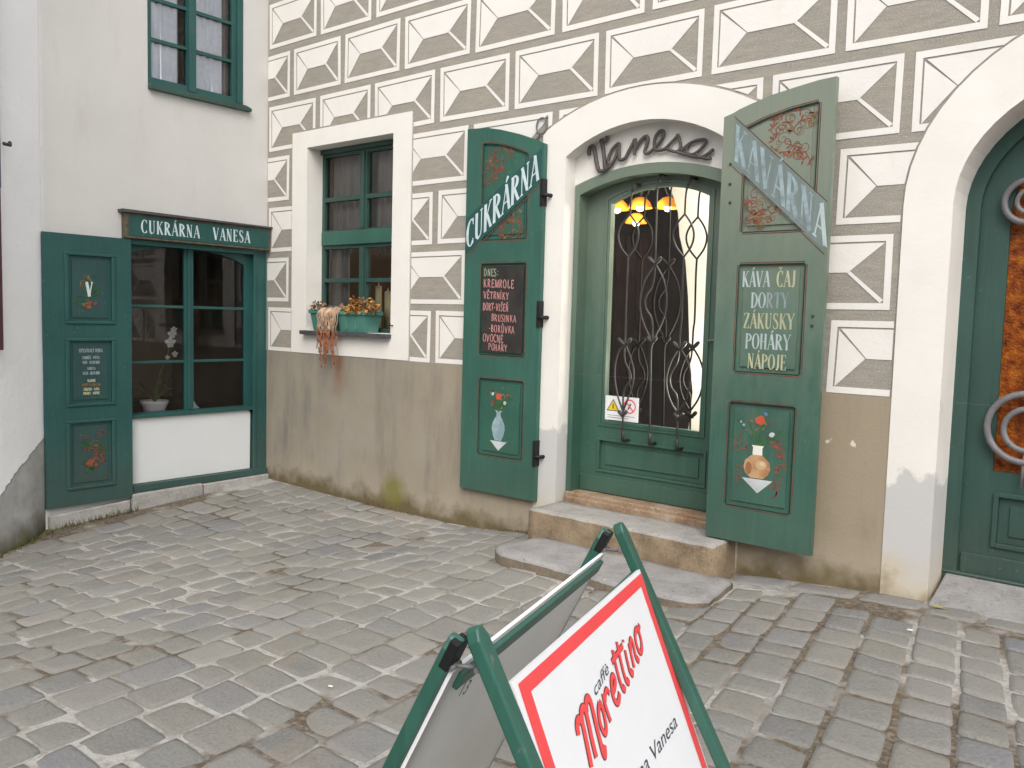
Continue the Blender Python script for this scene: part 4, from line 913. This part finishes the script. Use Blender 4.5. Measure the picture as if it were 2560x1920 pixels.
# ------------------------------------------------------------------ stone steps
def rough_block(name, x0, x1, y0, y1, z0, z1, mtop, mside, label, cat, round_=.011, wob=.005, skew=None):
    mb = MB(); nx_, ny_ = max(2, int((x1 - x0) / .06)), max(2, int((y1 - y0) / .06)); k = 0; Mt, Ms = mb.mat(mtop), mb.mat(mside)
    def pt(i, j, lev):
        u, v = i / nx_, j / ny_; x = x0 + (x1 - x0) * u; y = y0 + (y1 - y0) * v
        if skew: x, y = skew(u, v)
        return x, y
    V = {}
    def add(i, j, lev):
        x, y = pt(i, j, lev); e = lev
        if (i, j, lev) in V: return V[(i, j, lev)]
        z = (z1, z1 - round_, z0)[lev]; ins = (round_ * .8, 0, 0)[lev]
        cx, cy = (x0 + x1) / 2, (y0 + y1) / 2
        if lev == 0:
            if i == 0: x += ins
            if i == nx_: x -= ins
            if j == 0: y += ins
            if j == ny_: y -= ins
        nn = noise.noise(Vector((x * 9, y * 9, z * 9 + 4))); n2 = noise.noise(Vector((x * 9 + 20, y * 9, z * 9)))
        if lev < 2: z += wob * nn
        if lev and (i in (0, nx_)): x += wob * n2
        if lev and (j in (0, ny_)): y += wob * n2
        mb.v.append((x, y, z)); V[(i, j, lev)] = len(mb.v) - 1; return V[(i, j, lev)]
    for j in range(ny_):
        for i in range(nx_): mb.f.append([add(i, j, 0), add(i + 1, j, 0), add(i + 1, j + 1, 0), add(i, j + 1, 0)]); mb.mi.append(Mt); mb.sm.append(True)
    ring = [(i, 0) for i in range(nx_)] + [(nx_, j) for j in range(ny_)] + [(i, ny_) for i in range(nx_, 0, -1)] + [(0, j) for j in range(ny_, 0, -1)]
    for lv in (0, 1):
        for q in range(len(ring)):
            a, b = ring[q], ring[(q + 1) % len(ring)]
            mb.f.append([add(*a, lv + 1), add(*b, lv + 1), add(*b, lv), add(*a, lv)]); mb.mi.append(Ms if lv else Mt); mb.sm.append(True)
    return tag(mb.build(name, loc=((x0 + x1) / 2, (y0 + y1) / 2, z0)), label, cat)
rough_block('stone_step', 3.215, 4.46, -.30, .048, -.16, .128, m_steptop, m_stepside, 'worn granite step with ochre face below the glazed door', 'step')
rough_block('flagstone', 3.28, 4.60, -.79, -.31, -.2, -.022, m_slab, m_slabside, 'low grey flagstone lying on the cobbles before the door step', 'flagstone', .018, .006,
    skew=lambda u, v: (3.32 + 1.27 * u + (1 - v) * (.05 if u > .8 else -.06 * (1 - u) ** 4), -.31 - .475 * (1 - v) * (1 - .22 * max(0, (u - .85) / .15) ** 3 - .25 * max(0, (.12 - u) / .12) ** 2)))

# ------------------------------------------------------------------ flower box with dried plants
fb = thing('flower_box', 'teal plastic flower box with withered plants standing on the window sill', 'planter', (1.02, .02, 1.165))
bx = MB()
def trough(mb, x0, x1, y0, y1, z0, z1, m, t=.012):
    k = .025
    mb.v_ = 0
    o0 = [(x0 + k, y0 + k), (x1 - k, y0 + k), (x1 - k, y1 - k), (x0 + k, y1 - k)]; o1 = [(x0, y0), (x1, y0), (x1, y1), (x0, y1)]; i1 = [(x0 + t, y0 + t), (x1 - t, y0 + t), (x1 - t, y1 - t), (x0 + t, y1 - t)]
    for i in range(4):
        j = (i + 1) % 4
        mb.face([(*o0[i], z0), (*o0[j], z0), (*o1[j], z1), (*o1[i], z1)], m); mb.face([(*o1[i], z1), (*o1[j], z1), (*i1[j], z1), (*i1[i], z1)], m)
        mb.face([(*i1[i], z1), (*i1[j], z1), (*i1[j], z1 - .03), (*i1[i], z1 - .03)], m)
    mb.face([(*p, z1 - .03) for p in i1], m_dry2); mb.face([(*p, z0) for p in o0][::-1], m)
    mb.box(x0 - .008, x1 + .008, y0 - .008, y0 + .002, z1 - .028, z1 + .001, m); mb.box(x1 - .002, x1 + .008, y0 + .002, y1, z1 - .028, z1 + .001, m)
    for q in (.33, .66): mb.box(x0 + (x1 - x0) * q - .006, x0 + (x1 - x0) * q + .006, y0 + .004, y0 + .02, z0 + .02, z1 - .03, m)
trough(bx, .675, 1.01, -.055, .12, 1.166, 1.335, m_plast); trough(bx, 1.03, 1.37, -.065, .12, 1.166, 1.33, m_plast); bx.build('planter', fb, .002)
def leafy(name, cx, cy, cz, rx, ry, rz, n, size, mats, seed, stems=10):
    mb = MB(); rr = random.Random(seed)
    for i in range(n):
        while True:
            a, b, c = rr.uniform(-1, 1), rr.uniform(-1, 1), rr.uniform(-.3, 1)
            if a * a + b * b + c * c < 1: break
        P = Vector((cx + a * rx, cy + b * ry, cz + c * rz)); d = Vector((rr.uniform(-1, 1), rr.uniform(-1, 1), rr.uniform(-.8, .5))).normalized(); s_ = size * rr.uniform(.6, 1.5); sd2 = d.cross(Vector((rr.uniform(-1, 1), rr.uniform(-1, 1), 1))).normalized() * s_ * .38
        up = d.cross(sd2).normalized() * s_ * .15
        mm = rr.choice(mats); mb.face([P, P + d * s_ * .5 + sd2 + up, P + d * s_, P + d * s_ * .5 - sd2 + up], mm)
    for i in range(stems):
        P = Vector((cx + rr.uniform(-.7, .7) * rx, cy + rr.uniform(-.4, .4) * ry, cz - .04)); mb.tube([P, P + Vector((rr.uniform(-.03, .03), rr.uniform(-.03, .03), .06 + rz * .5))], .003, mats[-1], 5)
    return mb.build(name, fb)
leafy('orange_plant', 1.27, -.01, 1.345, .16, .10, .10, 300, .032, [m_dry, m_dry, m_dry, m_yellow if False else m_dry, m_dry2], 5)
leafy('brown_plant', .73, .01, 1.335, .09, .08, .075, 200, .026, [m_dry2, m_dry2, m_trail], 6)
leafy('withered_stalks', .98, .03, 1.335, .17, .07, .03, 90, .04, [m_trail, m_dry2, m_chalkw], 9, 16)
tr = MB(); rr = random.Random(4)
for i in range(46):
    x = .835 + .24 * i / 46 + rr.uniform(-.01, .01); L = rr.uniform(.16, .40) if i % 3 else rr.uniform(.3, .46); pts = [Vector((x, .02, 1.335)), Vector((x, -.05, 1.352)), Vector((x + rr.uniform(-.01, .01), -.085, 1.32))]
    z = 1.32; xx = x
    while z > 1.32 - L: z -= .03; xx += rr.uniform(-.012, .012) + (.93 - xx) * .02; pts.append(Vector((xx, -.09 + rr.uniform(-.012, .008), z)))
    cut = min(len(pts) - 1, 7); tr.tube(pts[:cut + 1], .0036, m_trail, 5)
    if len(pts) > cut + 2: tr.tube(pts[cut:], .003, m_trailr, 5)
tr.build('trailing_plant', fb)

# ------------------------------------------------------------------ the white building with the display window
wb = thing('white_building', 'plain white plastered building with a curtained upper window and green display window', 'building', (0, -.9, 0))
F1 = FL(0); sh_o = rect(-1.225, -.008, -.125, 1.834); up_o = rect(-1.075, -.245, 3.03, 4.25)
mb = MB(); pcs = [rect(-1.865, 0, -.6, 6.2)]
for h in (sh_o, up_o): pcs = subtract(pcs, h)
for p in pcs: mb.sheet(F1, p, 0, m_wash)
for h, dp in ((sh_o, .10), (up_o, .03)):
    for i in range(4):
        p, q = h[i], h[(i + 1) % 4]; mb.face([F1(*p, 0), F1(*q, 0), F1(*q, -dp), F1(*p, -dp)], m_wash)
mb.box(-1.8, -1.7, -1.86, -.005, -.6, 6.2, m_wash)
mb.build('wall', wb)
# plinth stones
pl = MB(); zb = -.125
for a0, a1 in ((-.64, -.01), (-1.245, -.652)):
    pl.prism(F1, [(a0, -.5), (a1, -.5), (a1, zb), (a0, zb - .01)], -.02, .055 if a1 > -.1 else .062, m_plinth)
pl.prism(F1, [(-1.85, -.5), (-1.255, -.5), (-1.255, -.175), (-1.85, -.21)], -.02, .04, m_plinth); pl.build('plinth', wb, .008)
# display window
dw = MB(); FD = FL(-.0)
arch = [(-1.20, .487), (-.755, .487), (-.755, 1.797), (-.90, 1.795), (-1.05, 1.775), (-1.20, 1.735)]
arch2 = [(-.675, .487), (-.20, .487), (-.20, 1.70), (-.30, 1.745), (-.42, 1.775), (-.55, 1.792), (-.675, 1.797)]
dw.plate(FL(-.045), rect(-1.225, -.135, .44, 1.834), [arch, arch2], 0, .04, m_teal)
for a0, a1 in ((-1.205, -.75), (-.68, -.195)):
    for zc in (1.327, .886): dw.fbox(FL(-.055), a0, a1, zc - .011, zc + .011, -.02, .004, m_teal)
dw.fbox(F1, -.728, -.702, .487, 1.80, -.044, -.034, m_teal)
dw.fbox(F1, -.135, -.008, -.11, 1.834, -.07, .004, m_teal); dw.fbox(F1, -.145, -.115, -.11, 1.80, .0045, .016, m_teal); dw.fbox(F1, -.03, -.012, -.11, 1.80, .0045, .012, m_teal)
dw.fbox(F1, -1.225, -.136, 1.795, 1.834, -.044, .02, m_teal); dw.fbox(F1, -1.225, -.136, .452, .478, -.046, .012, m_teal); dw.fbox(F1, -1.225, -.012, -.124, -.07, -.05, .030, m_teal)
win = dw.build('shop_window', wb, .003); win['label'] = 'teal framed display window with six panes'
p_ = MB(); p_.sheet(FL(-.062), rect(-1.21, -.15, .47, 1.82), 0, m_glass2); p_.build('pane', win)
wp = MB(); rr_ = .035; W4 = [(-1.21, -.068), (-.155, -.068), (-.152, .38)] + [(-.187 + rr_ * math.cos(R(a)), .415 + rr_ * math.sin(R(a))) for a in (0, 30, 60, 90)] + [(-1.21, .450)]
wp.prism(F1, W4, -.06, -.018, m_panelw); wp.build('white_panel', win, .004)
rm = MB(); rm.box(-1.5, -.11, -1.5, -.06, .3, 1.95, m_room); rm.f.pop(5); rm.mi.pop(5); rm.sm.pop(5); rm.box(-1.4, -.1, -1.22, -.14, .43, .462, m_drape); rm.build('room_interior', wb)
# shutter of the display window
fs2 = FL(.012)
pan = [rect(-1.70, -1.392, 1.205, 1.68), rect(-1.70, -1.396, .60, 1.058), rect(-1.703, -1.40, -.015, .455)]
sh2 = shutter(wb, fs2, -1.872, -1.238, -.155, [(-1.872, 1.83), (-1.238, 1.83)], pan, m_teal, m_tealdk, .032, line=m_green2); sh2['label'] = 'teal shutter with three framed panels'
mo = MB()
for (a0, z0), _, (a1, z1), _ in pan:
    for q in ((a0 - .03, a1 + .03, z1, z1 + .022), (a0 - .03, a1 + .03, z0 - .022, z0), (a0 - .03, a0, z0, z1), (a1, a1 + .03, z0, z1)): mo.fbox(fs2, *q, .0325, .043, m_teal)
mo.build('moulding', sh2, .005)
dl = MB(); c2 = .0325
lettering(dl, 'V', fs2, -1.575, 1.385, .105, m_letter, c2 + .002, .8, .1, thick=.2, thin=.08)
vines(dl, fs2, -1.54, 1.44, .15, .22, c2, 12, 21, [m_leafp, m_vine2, m_leafp], wd=.005)
for i in range(7): dl.blob(fs2, -1.54 + random.uniform(-.035, .035), 1.325 + random.uniform(-.02, .02), .013, c2 + .001 + i * .0001, m_vine)
dl.build('painted_ornament', sh2); dl = MB()
vines(dl, fs2, -1.545, .24, .15, .24, c2, 18, 22, [m_leafp, m_vine2, m_vine], wd=.005)
for i in range(10): dl.blob(fs2, -1.545 + random.uniform(-.04, .04), .145 + random.uniform(-.03, .03), .014, c2 + .001 + i * .0001, m_vine)
dl.build('painted_ornament', sh2)
dl = MB()
for t, z, h, mm, xs2 in (('OTEVÍRACÍ DOBA', .975, .026, m_letterF, .85), ('PONDĚLÍ - PÁTEK', .925, .022, m_letterF, .72), ('9.00 - 18.00 HOD', .89, .022, m_letterF, .70), ('SOBOTA', .845, .021, m_letterF, .8), ('10.00 - 18.00 HOD', .81, .022, m_letterF, .66)):
    lettering(dl, t.replace('-', '-'), fs2, 0, z, h, mm, c2, xs2, .1, 0, .2, .13, False, 0, -1.545)
for i, z in enumerate((.755, .725, .692, .662)): lettering(dl, ('VLASTNÍ', 'DORTY NA ZAKÁZKU', 'ZÁKUSKY - KÁVA', 'POHÁRY - NÁPOJE')[i], fs2, 0, z, .020, m_letter2 if i != 1 else m_vine2, c2, .72, .1, 0, .2, .12, False, 0, -1.545)
dl.build('hours_lettering', sh2)
# sign board
sb = thing('sign_board', 'green board above the display window lettered CUKRÁRNA VANESA in pale blue', 'sign', (.03, -.65, 1.836))
bd = MB(); bd.fbox(F1, -1.29, -.004, 1.838, 2.025, .002, .06, m_brownfr); bd.fbox(F1, -1.262, -.03, 1.856, 2.008, .0602, .064, m_band)
bd.build('board', sb, .003)
cp = MB(); cp.prism(F1, [(-1.315, 2.026), (0, 2.026), (0, 2.04), (-1.32, 2.05)], -.0, .085, m_metalcap); cp.build('flashing', sb, .002)
lt = MB(); lettering(lt, 'CUKRÁRNA', F1, -1.165, 1.885, .098, m_letter, .0648, .94, .14, 0, .15, .05); lt.build('lettering', sb); lt = MB(); lettering(lt, 'VANESA', F1, -.56, 1.885, .098, m_letter, .0648, .94, .14, 0, .15, .05); lt.build('lettering', sb)
# upper window
uw = MB(); FU = FL(-.012)
cols_ = [(-1.04, -.745), (-.665, -.345)]; rws = [(3.085, 3.36), (3.385, 3.665), (3.69, 3.95), (3.975, 4.2)]
uw.plate(FU, up_o, [rect(a0, a1, b0, b1) for a0, a1 in cols_ for b0, b1 in rws], 0, .05, m_teal)
uw.fbox(FU, -.735, -.675, 3.04, 4.24, .0005, .022, m_teal); uw.fbox(FU, -.30, -.25, 3.04, 4.24, .0005, .02, m_teal)
uo = uw.build('window', wb, .003); uo['label'] = 'tall teal window with lace curtains'
sl = MB(); sl.prism(F1, [(-1.075, 2.985), (-.19, 2.985), (-.185, 3.0), (-.19, 3.012), (-.245, 3.028), (-1.075, 3.028)], -.02, .045, m_green2); sl.build('window_sill', wb, .003)
p_ = MB(); p_.sheet(FL(-.035), rect(-1.06, -.27, 3.05, 4.23), 0, m_glass2); p_.build('pane', uo)
curtain(uo, FL(-.048), -1.06, -.80, 3.04, 4.24, m_lace, .010, .06, seed=3); curtain(uo, FL(-.048), -.66, -.42, 3.04, 4.24, m_lace, .010, .07, seed=7); curtain(uo, FL(-.09), -.44, -.28, 3.0, 4.24, m_curt, .015, .06, name='drape', seed=9)
rm = MB(); rm.box(-.68, -.07, -1.2, -.1, 2.9, 4.4, m_room); rm.f.pop(5); rm.mi.pop(5); rm.sm.pop(5); rm.build('room_interior', wb)

# things standing in the display window
def disp(u, v): return pX(u, v, -.16)
P0_, P1_ = disp(313, 893), disp(368, 893); py0, py1 = P0_.y, P1_.y; cy = (py0 + py1) / 2; pr = (py1 - py0) / 2
op = thing('potted_orchid', 'white ribbed pot with a pale orchid behind the display window glass', 'plant', (-.18, cy, .463))
pp = MB(); zt = disp(340, 866).z; pz0 = .463
pp.lathe([(0.001, pz0), (pr * .72, pz0), (pr * .80, pz0 + .035), (pr * .82, pz0 + .04), (pr * .92, zt - .03), (pr * .93, zt - .028), (pr, zt - .015), (pr, zt), (pr * .9, zt), (pr * .85, zt - .02), (.001, zt - .02)], -.18 - pr * .3, cy, m_potw, 24); pp.build('pot', op)
lv = MB(); base = Vector((-.18 - pr * .3, cy, zt - .01))
for a, l, h in ((200, .22, .12), (150, .2, .2), (250, .25, .18), (20, .1, .15), (80, .16, .22), (300, .18, .1), (110, .25, .1)):
    d = Vector((math.cos(R(a)) * .35, math.sin(R(a)), 0)).normalized(); pts = [base + d * l * t + Vector((0, 0, h * math.sin(t * 2.4))) for t in (0, .25, .5, .75, 1)]; sdv = d.cross(Vector((0, 0, 1)))
    ws = [.012, .022, .026, .02, .002]
    for i in range(4): lv.face([pts[i] - sdv * ws[i], pts[i] + sdv * ws[i], pts[i + 1] + sdv * ws[i + 1], pts[i + 1] - sdv * ws[i + 1]], m_stem)
lv.build('leaf', op)
st = MB(); Q = disp(372, 735); st.tube(smooth([base, base + Vector((0, .03, .2)), Vector((-.17, Q.y - .03, Q.z - .12)), Vector((-.17, Q.y, Q.z + .06))]), .004, m_stem, 6); st.build('stem', op)
for u, v, r in ((372, 722, .042), (368, 740, .05), (376, 712, .03), (378, 765, .03), (362, 772, .022)):
    P = disp(u, v); fl = MB()
    for k in range(5):
        a = R(72 * k + 20); d = Vector((.25 * math.sin(a * 2), math.cos(a), math.sin(a))); s1 = Vector((0, -math.sin(a), math.cos(a)))
        fl.face([P, P + d * r * .6 + s1 * r * .4, P + d * r, P + d * r * .6 - s1 * r * .4], m_petal)
    fl.build('flower', op)
nb = MB(); P = disp(425, 876); nb.lathe([(.001, .463), (.05, .463), (.055, .475), (.03, .50), (.012, .53), (.001, .545)], -.22, P.y, m_potw, 14)
tag(nb.build('ornament', loc=(-.22, P.y, .463)), 'small white pointed ornament beside the mullion in the display window', 'ornament')

# ------------------------------------------------------------------ neighbouring rough white wall on the far left
nbld = thing('neighbour_building', 'rough whitewashed building with cement-patched foot at the left end of the cobbles', 'building', (.8, -2.8, -.3))
n0 = Vector((0.012, -1.868, 0)); nd = Vector((.58, -.81, 0)).normalized(); nn_ = Vector((.81, .58, 0)).normalized()
mb = MB(); Mn, Mc = mb.mat(m_neigh), mb.mat(m_cement); NS = 40; zs_ = [-.6, -.3, -.2, -.1, 0, .1, .2, .3, .4, .5, .6, .8, 1.1, 1.6, 2.4, 3.4, 4.6, 6.2]
for j, z in enumerate(zs_):
    for i in range(NS + 1):
        s_ = 3.2 * i / NS; bat = .10 * max(0, (.45 - z)) ** 1.3 * min(1, s_ / .25); P = n0 + nd * s_ + nn_ * (bat + .006 * noise.noise(Vector((s_ * 3, z * 3, 1)))); mb.v.append((P.x, P.y, z))
for j in range(len(zs_) - 1):
    for i in range(NS):
        s_ = 3.2 * (i + .5) / NS; lim = .40 - .28 * min(1, s_ / .5) + .02 * math.sin(s_ * 31)
        mb.f.append([j * (NS + 1) + i, j * (NS + 1) + i + 1, (j + 1) * (NS + 1) + i + 1, (j + 1) * (NS + 1) + i]); mb.mi.append(Mc if (zs_[j] + zs_[j + 1]) / 2 < lim else Mn); mb.sm.append(True)
mb.build('wall', nbld)
# dark shutter at the picture edge on that wall
def onN(u, v, off):           # pixel on the neighbour wall plane, off metres proud
    d = pxray(u, v); p = n0 + nn_ * off; return CAM + d * ((p - CAM).dot(nn_) / d.dot(nn_))
A = onN(6, 700, .04); sA = (A - n0).dot(nd); zlo = onN(6, 756, .04).z; zmid = onN(6, 408, .04).z
FNb = lambda a, b, c: tuple(n0 + nd * a + nn_ * c + Vector((0, 0, b)))
mb = MB(); mb.fbox(FNb, sA, sA + .5, zlo, zmid, .01, .045, m_maroon); mb.fbox(FNb, sA - .006, sA + .5, zmid + .002, 4.4, .01, .045, m_purple); so = mb.build('shutter', nbld, .004)
H = onN(8, 310, .05); hk = MB(); hk.tube([H, H - nd * .05 + nn_ * .01, H - nd * .06 + Vector((0, 0, .02))], .012, m_iron); hk.build('hook', so)
# weeds at the wall foot
wd_ = MB(); rr = random.Random(5)
for i in range(420):
    t = rr.random()
    if t < .6: s_ = rr.uniform(.05, 1.5); P = n0 + nd * s_ + nn_ * (.07 + rr.uniform(0, .05))
    else: P = Vector((.075 + rr.uniform(0, .03), rr.uniform(-1.84, -1.2), 0))
    P.z = gz(P.x, P.y); h = rr.uniform(.015, .06); d = Vector((rr.uniform(-.5, .5), rr.uniform(-.5, .5), 1)) * h; sdv = Vector((rr.uniform(-1, 1), rr.uniform(-1, 1), 0)).normalized() * .004
    wd_.face([P - sdv, P + sdv, P + d], rr.choice([m_moss, m_moss, m_dry2]))
for i in range(260):
    x = rr.choice([rr.gauss(1.65, .2), rr.uniform(.1, 3.1), rr.gauss(2.95, .12)]); P = Vector((x, -.012 - rr.uniform(0, .03), 0)); P.z = gz(P.x, P.y); h = rr.uniform(.008, .03); d = Vector((rr.uniform(-.5, .5), rr.uniform(-.6, .1), 1)) * h; sdv = Vector((rr.uniform(-1, 1), .3, 0)).normalized() * .005
    wd_.face([P - sdv, P + sdv, P + d], rr.choice([m_moss, m_dry2, m_dry2]))
wd_.build('weeds', kind='stuff')

# ------------------------------------------------------------------ sandwich board
T1 = Vector((5.783, -3.669, .93)); U = Vector((-.268, .9634, 0)).normalized(); Nn = Vector((U.y, -U.x, 0))
ab = thing('sandwich_board', 'folding green sandwich board with red bordered white caffè poster standing on the cobbles', 'sign', (T1.x, T1.y + .3, 0))
def plane(origin, ang, sgn):
    d = Nn * sgn * math.sin(R(ang)) - Vector((0, 0, math.cos(R(ang)))); n_ = Nn * sgn * math.cos(R(ang)) + Vector((0, 0, math.sin(R(ang))))
    return lambda a, b, c: tuple(origin + U * a + d * b + n_ * c)
SW, ST = .028, .019
FA = plane(T1, 27, 1); W_b = .607
def stile(F, a, b0, b1, nm, m=m_boardframe, rounded=True):
    mb = MB(); c0, c1 = -ST, 0
    pts = [(a - SW / 2, b1), (a + SW / 2, b1), (a + SW / 2, b0 + .018), (a + SW * .25, b0 + .003), (a, b0), (a - SW * .25, b0 + .003), (a - SW / 2, b0 + .018)]
    mb.prism(F, pts, c0, c1, m); return mb.build(nm, ab, .003, recalc=True)
LEN = 1.045
stile(FA, 0., -.015, LEN, 'leg'); stile(FA, W_b - .008, -.015, LEN, 'leg')
O2 = T1 - Nn * .036 - U * .018; FB = plane(O2, 25.5, -1)
stile(FB, 0.0, -.006, LEN - .01, 'leg'); stile(FB, W_b - .02, -.006, LEN - .01, 'leg')
for a in (0., W_b - .02): cp = MB(); cp.fbox(FB, a - SW / 2 - .0012, a + SW / 2 + .0012, -.004, .036, -ST - .0015, -ST * .35, m_black); cp.build('end_cap', ab, .002, recalc=True)
for a in (0., W_b - .014):
    hg = MB(); p, q = Vector(FA(a, .035, -ST - .003)), Vector(FB(a, .03, -ST - .003)); hg.tube([p - U * .012, p + U * .012], .0035, m_irongal, 8); hg.tube([p, q], .003, m_irongal); hg.tube([q - U * .012, q + U * .012], .0035, m_irongal); hg.build('hinge', ab)
cr = MB(); cr.fbox(FB, SW / 2 + .001, W_b - .02 - SW / 2 - .001, .043, .068, -ST - .015, -ST - .0068, m_boardframe); cr.build('crossbar', ab, .002, recalc=True)
cr = MB(); cr.fbox(FA, SW / 2 + .001, W_b - .008 - SW / 2 - .001, .075, .115, -ST, -.008, m_boardframe); cr.build('crossbar', ab, .002, recalc=True); cr = MB(); cr.fbox(FA, SW / 2 + .001, W_b - .008 - SW / 2 - .001, .80, .84, -ST, -.008, m_boardframe); cr.build('crossbar', ab, .002, recalc=True)
cr = MB(); cr.fbox(FB, SW / 2 + .001, W_b - .02 - SW / 2 - .001, .80, .84, -ST, -.004, m_boardframe); cr.build('crossbar', ab, .002, recalc=True)
# poster panel, hung a little steeper than the frame
P0 = T1 + (Nn * math.sin(R(27)) - Vector((0, 0, math.cos(R(27))))) * .07; FP = plane(P0, 21.5, 1)
pb = MB(); pl_ = [(.018, -.004), (.595, .0065), (.600, .70), (.018, .70)]
pb.prism(FP, pl_, -.006, .0, m_signw); 
bw = .026
o4, i4 = [(.030, .004), (.589, .0135), (.594, .69), (.030, .69)], [(.030 + bw, .004 + bw * .75), (.589 - bw, .0135 + bw * .75), (.594 - bw, .69 - bw), (.030 + bw, .69 - bw)]
for i in range(4): j = (i + 1) % 4; pb.face([FP(*o4[i], .0006), FP(*o4[j], .0006), FP(*i4[j], .0006), FP(*i4[i], .0006)], m_signred)
pan_ = pb.build('poster_panel', ab, recalc=False)
LOGO = {'M1': [(.1439, .119), (.1470, .1082), (.156, .1025), (.1640, .106), (.1660, .1146), (.1595, .1386), (.1514, .1665)], 'M2': [(.1665, .112), (.1705, .101), (.18, .0965), (.1870, .0994), (.1872, .107), (.1834, .123), (.1774, .1442), (.1743, .164)],
 'M3': [(.1900, .106), (.1950, .0965), (.2040, .0925), (.2110, .096), (.2122, .1039), (.206, .1295), (.2010, .1573), (.1980, .1725), (.2040, .1740), (.2114, .163)],
 'o': [(.2385, .1138), (.2251, .1217), (.2180, .1394), (.2227, .1541), (.2352, .1502), (.2423, .133), (.243, .1177), (.2385, .1138)], 'r': [(.2600, .1084), (.2552, .1248), (.2562, .1489)], 'r2': [(.2601, .1200), (.268, .1110), (.279, .1086), (.2835, .118)],
 'e': [(.2975, .1210), (.3120, .1170), (.3225, .1085), (.3145, .1010), (.3010, .1079), (.2915, .1253), (.295, .1386), (.3080, .1395), (.3200, .1310)],
 't': [(.3464, .073), (.3387, .0981), (.3344, .1243), (.3390, .1364), (.3480, .131)], 'tb': [(.3281, .0862), (.36, .0835), (.3917, .0816)], 't2': [(.3728, .0689), (.3630, .1004), (.3580, .1256), (.3640, .1340), (.3720, .129)],
 'i': [(.3950, .0905), (.3888, .1105), (.3860, .1240), (.3920, .1310), (.3990, .124)], 'i2': [(.4005, .0750), (.3990, .0790)], 'n': [(.4200, .0879), (.4091, .125)], 'n2': [(.4150, .1030), (.4254, .0889), (.4360, .0852), (.4375, .0945), (.4300, .1130), (.4330, .1235), (.4410, .1190)],
 'o2': [(.4740, .0804), (.4600, .0850), (.4510, .0968), (.4500, .1131), (.4600, .1185), (.4740, .1107), (.4810, .0958), (.4790, .084), (.4740, .0804)], 'o3': [(.4740, .0830), (.4850, .0850), (.4930, .0800)]}
lg = MB()
def smooth2(p): return [tuple(v) for v in smooth([Vector(q) for q in p], 3)]
for i, (k, p) in enumerate(LOGO.items()):
    q = smooth2(p); f = .0105 if k[0] == 'M' else .0085
    if k in ('tb', 'o3', 'r2', 'i2'): f *= .85
    lg.stroke(FP, q, f * 1.0 + .0034, .0007 + i * .00001, m_signoutline); lg.stroke(FP, q, f, .0013 + i * .00001, m_signred)
lg.build('logo', pan_)
def ftext(txt, F, a0, b0, a1, b1, size, m, name, parent, c=.0008, shear=.0, xs=1., th_=0., sp=1.):
    cu = bpy.data.curves.new(name, 'FONT'); cu.body = txt; cu.size = size; cu.shear = shear; cu.offset = th_; cu.space_character = sp
    tob = bpy.data.objects.new(name, cu); col.objects.link(tob); dg = bpy.context.evaluated_depsgraph_get(); dg.update()
    me = bpy.data.meshes.new_from_object(tob.evaluated_get(dg)); bpy.data.objects.remove(tob)
    d = Vector((a1 - a0, b1 - b0)).normalized(); nrm = Vector((d.y, -d.x)); off = Vector(ROOT[parent.name]); W = max(v.co.x for v in me.vertices); k = xs * (Vector((a1 - a0, b1 - b0)).length / W)
    for v in me.vertices: q = Vector((a0, b0)) + d * v.co.x * k + nrm * v.co.y; v.co = Vector(F(q.x, q.y, c)) - off
    me.materials.clear(); me.materials.append(m); o = bpy.data.objects.new(name, me); col.objects.link(o); o.parent = parent; ROOT[o.name] = tuple(off); return o
ftext('caffè', FP, .2310, .1025, .3095, .0935, .0235, m_print, 'caffe_lettering', pan_, shear=.25)
ftext('Cukrárna Vanesa', FP, .128, .2475, .5168, .2680, .034, m_print, 'name_lettering', pan_, shear=.12)
# rear panel: white sheet outside, bare inside
rp = MB(); rp.prism(FB, [(-.006, .036), (W_b - .016, .036), (W_b - .016, .79), (-.006, .79)], -ST - .006, -ST - .001, m_sheet, m_signw)
rear = rp.build('rear_panel', ab)
ftext('13', lambda a, b, c: FB(a, b, -c - ST - .0068), .064, .108, .098, .119, .034, m_print, 'number_lettering', rear, c=.0002, shear=-.25)

# ------------------------------------------------------------------ litter
def litter(u, v, kind, lab, r=.01):
    P = pZ(u, v, 0); 
    for _ in range(4): P = pZ(u, v, gz(P.x, P.y) + .008)
    mb = MB(); 
    if kind == 'leaf': mb.face([P + Vector((-.035, 0, .004)), P + Vector((-.01, -.014, .008)), P + Vector((.035, .0, .003)), P + Vector((.0, .016, .009))], m_leaff)
    else: mb.tube([P + Vector((-r, -r * .4, .003)), P + Vector((r, r * .4, .003))], .004, m_litter, 6)
    tag(mb.build('fallen_leaf' if kind == 'leaf' else 'cigarette_end', loc=tuple(P)), lab, 'leaf' if kind == 'leaf' else 'litter')
litter(2028, 1314, 'leaf', 'yellow-green fallen leaf on the paving near the foot of the white pillar')
litter(714, 1484, 'b', 'white cigarette end on cobbles left of the sandwich board', .008); litter(1965, 1362, 'b', 'pale cigarette end on cobbles between the flagstone and amber-glass door')

# ------------------------------------------------------------------ building across the street, behind the viewer (closes the street, seen in the panes)
oc = MB(); oc.box(-8, 16, -13.4, -10, -.2, 3.9, m_facade)
for i in range(8):
    x = -7 + i * 3.0; oc.box(x, x + 1.1, -10.0, -9.96, .9, 2.5, m_facwin); oc.box(x - .08, x + 1.18, -9.99, -9.93, .8, .88, m_facade)
o = oc.build('building_across', kind='structure')
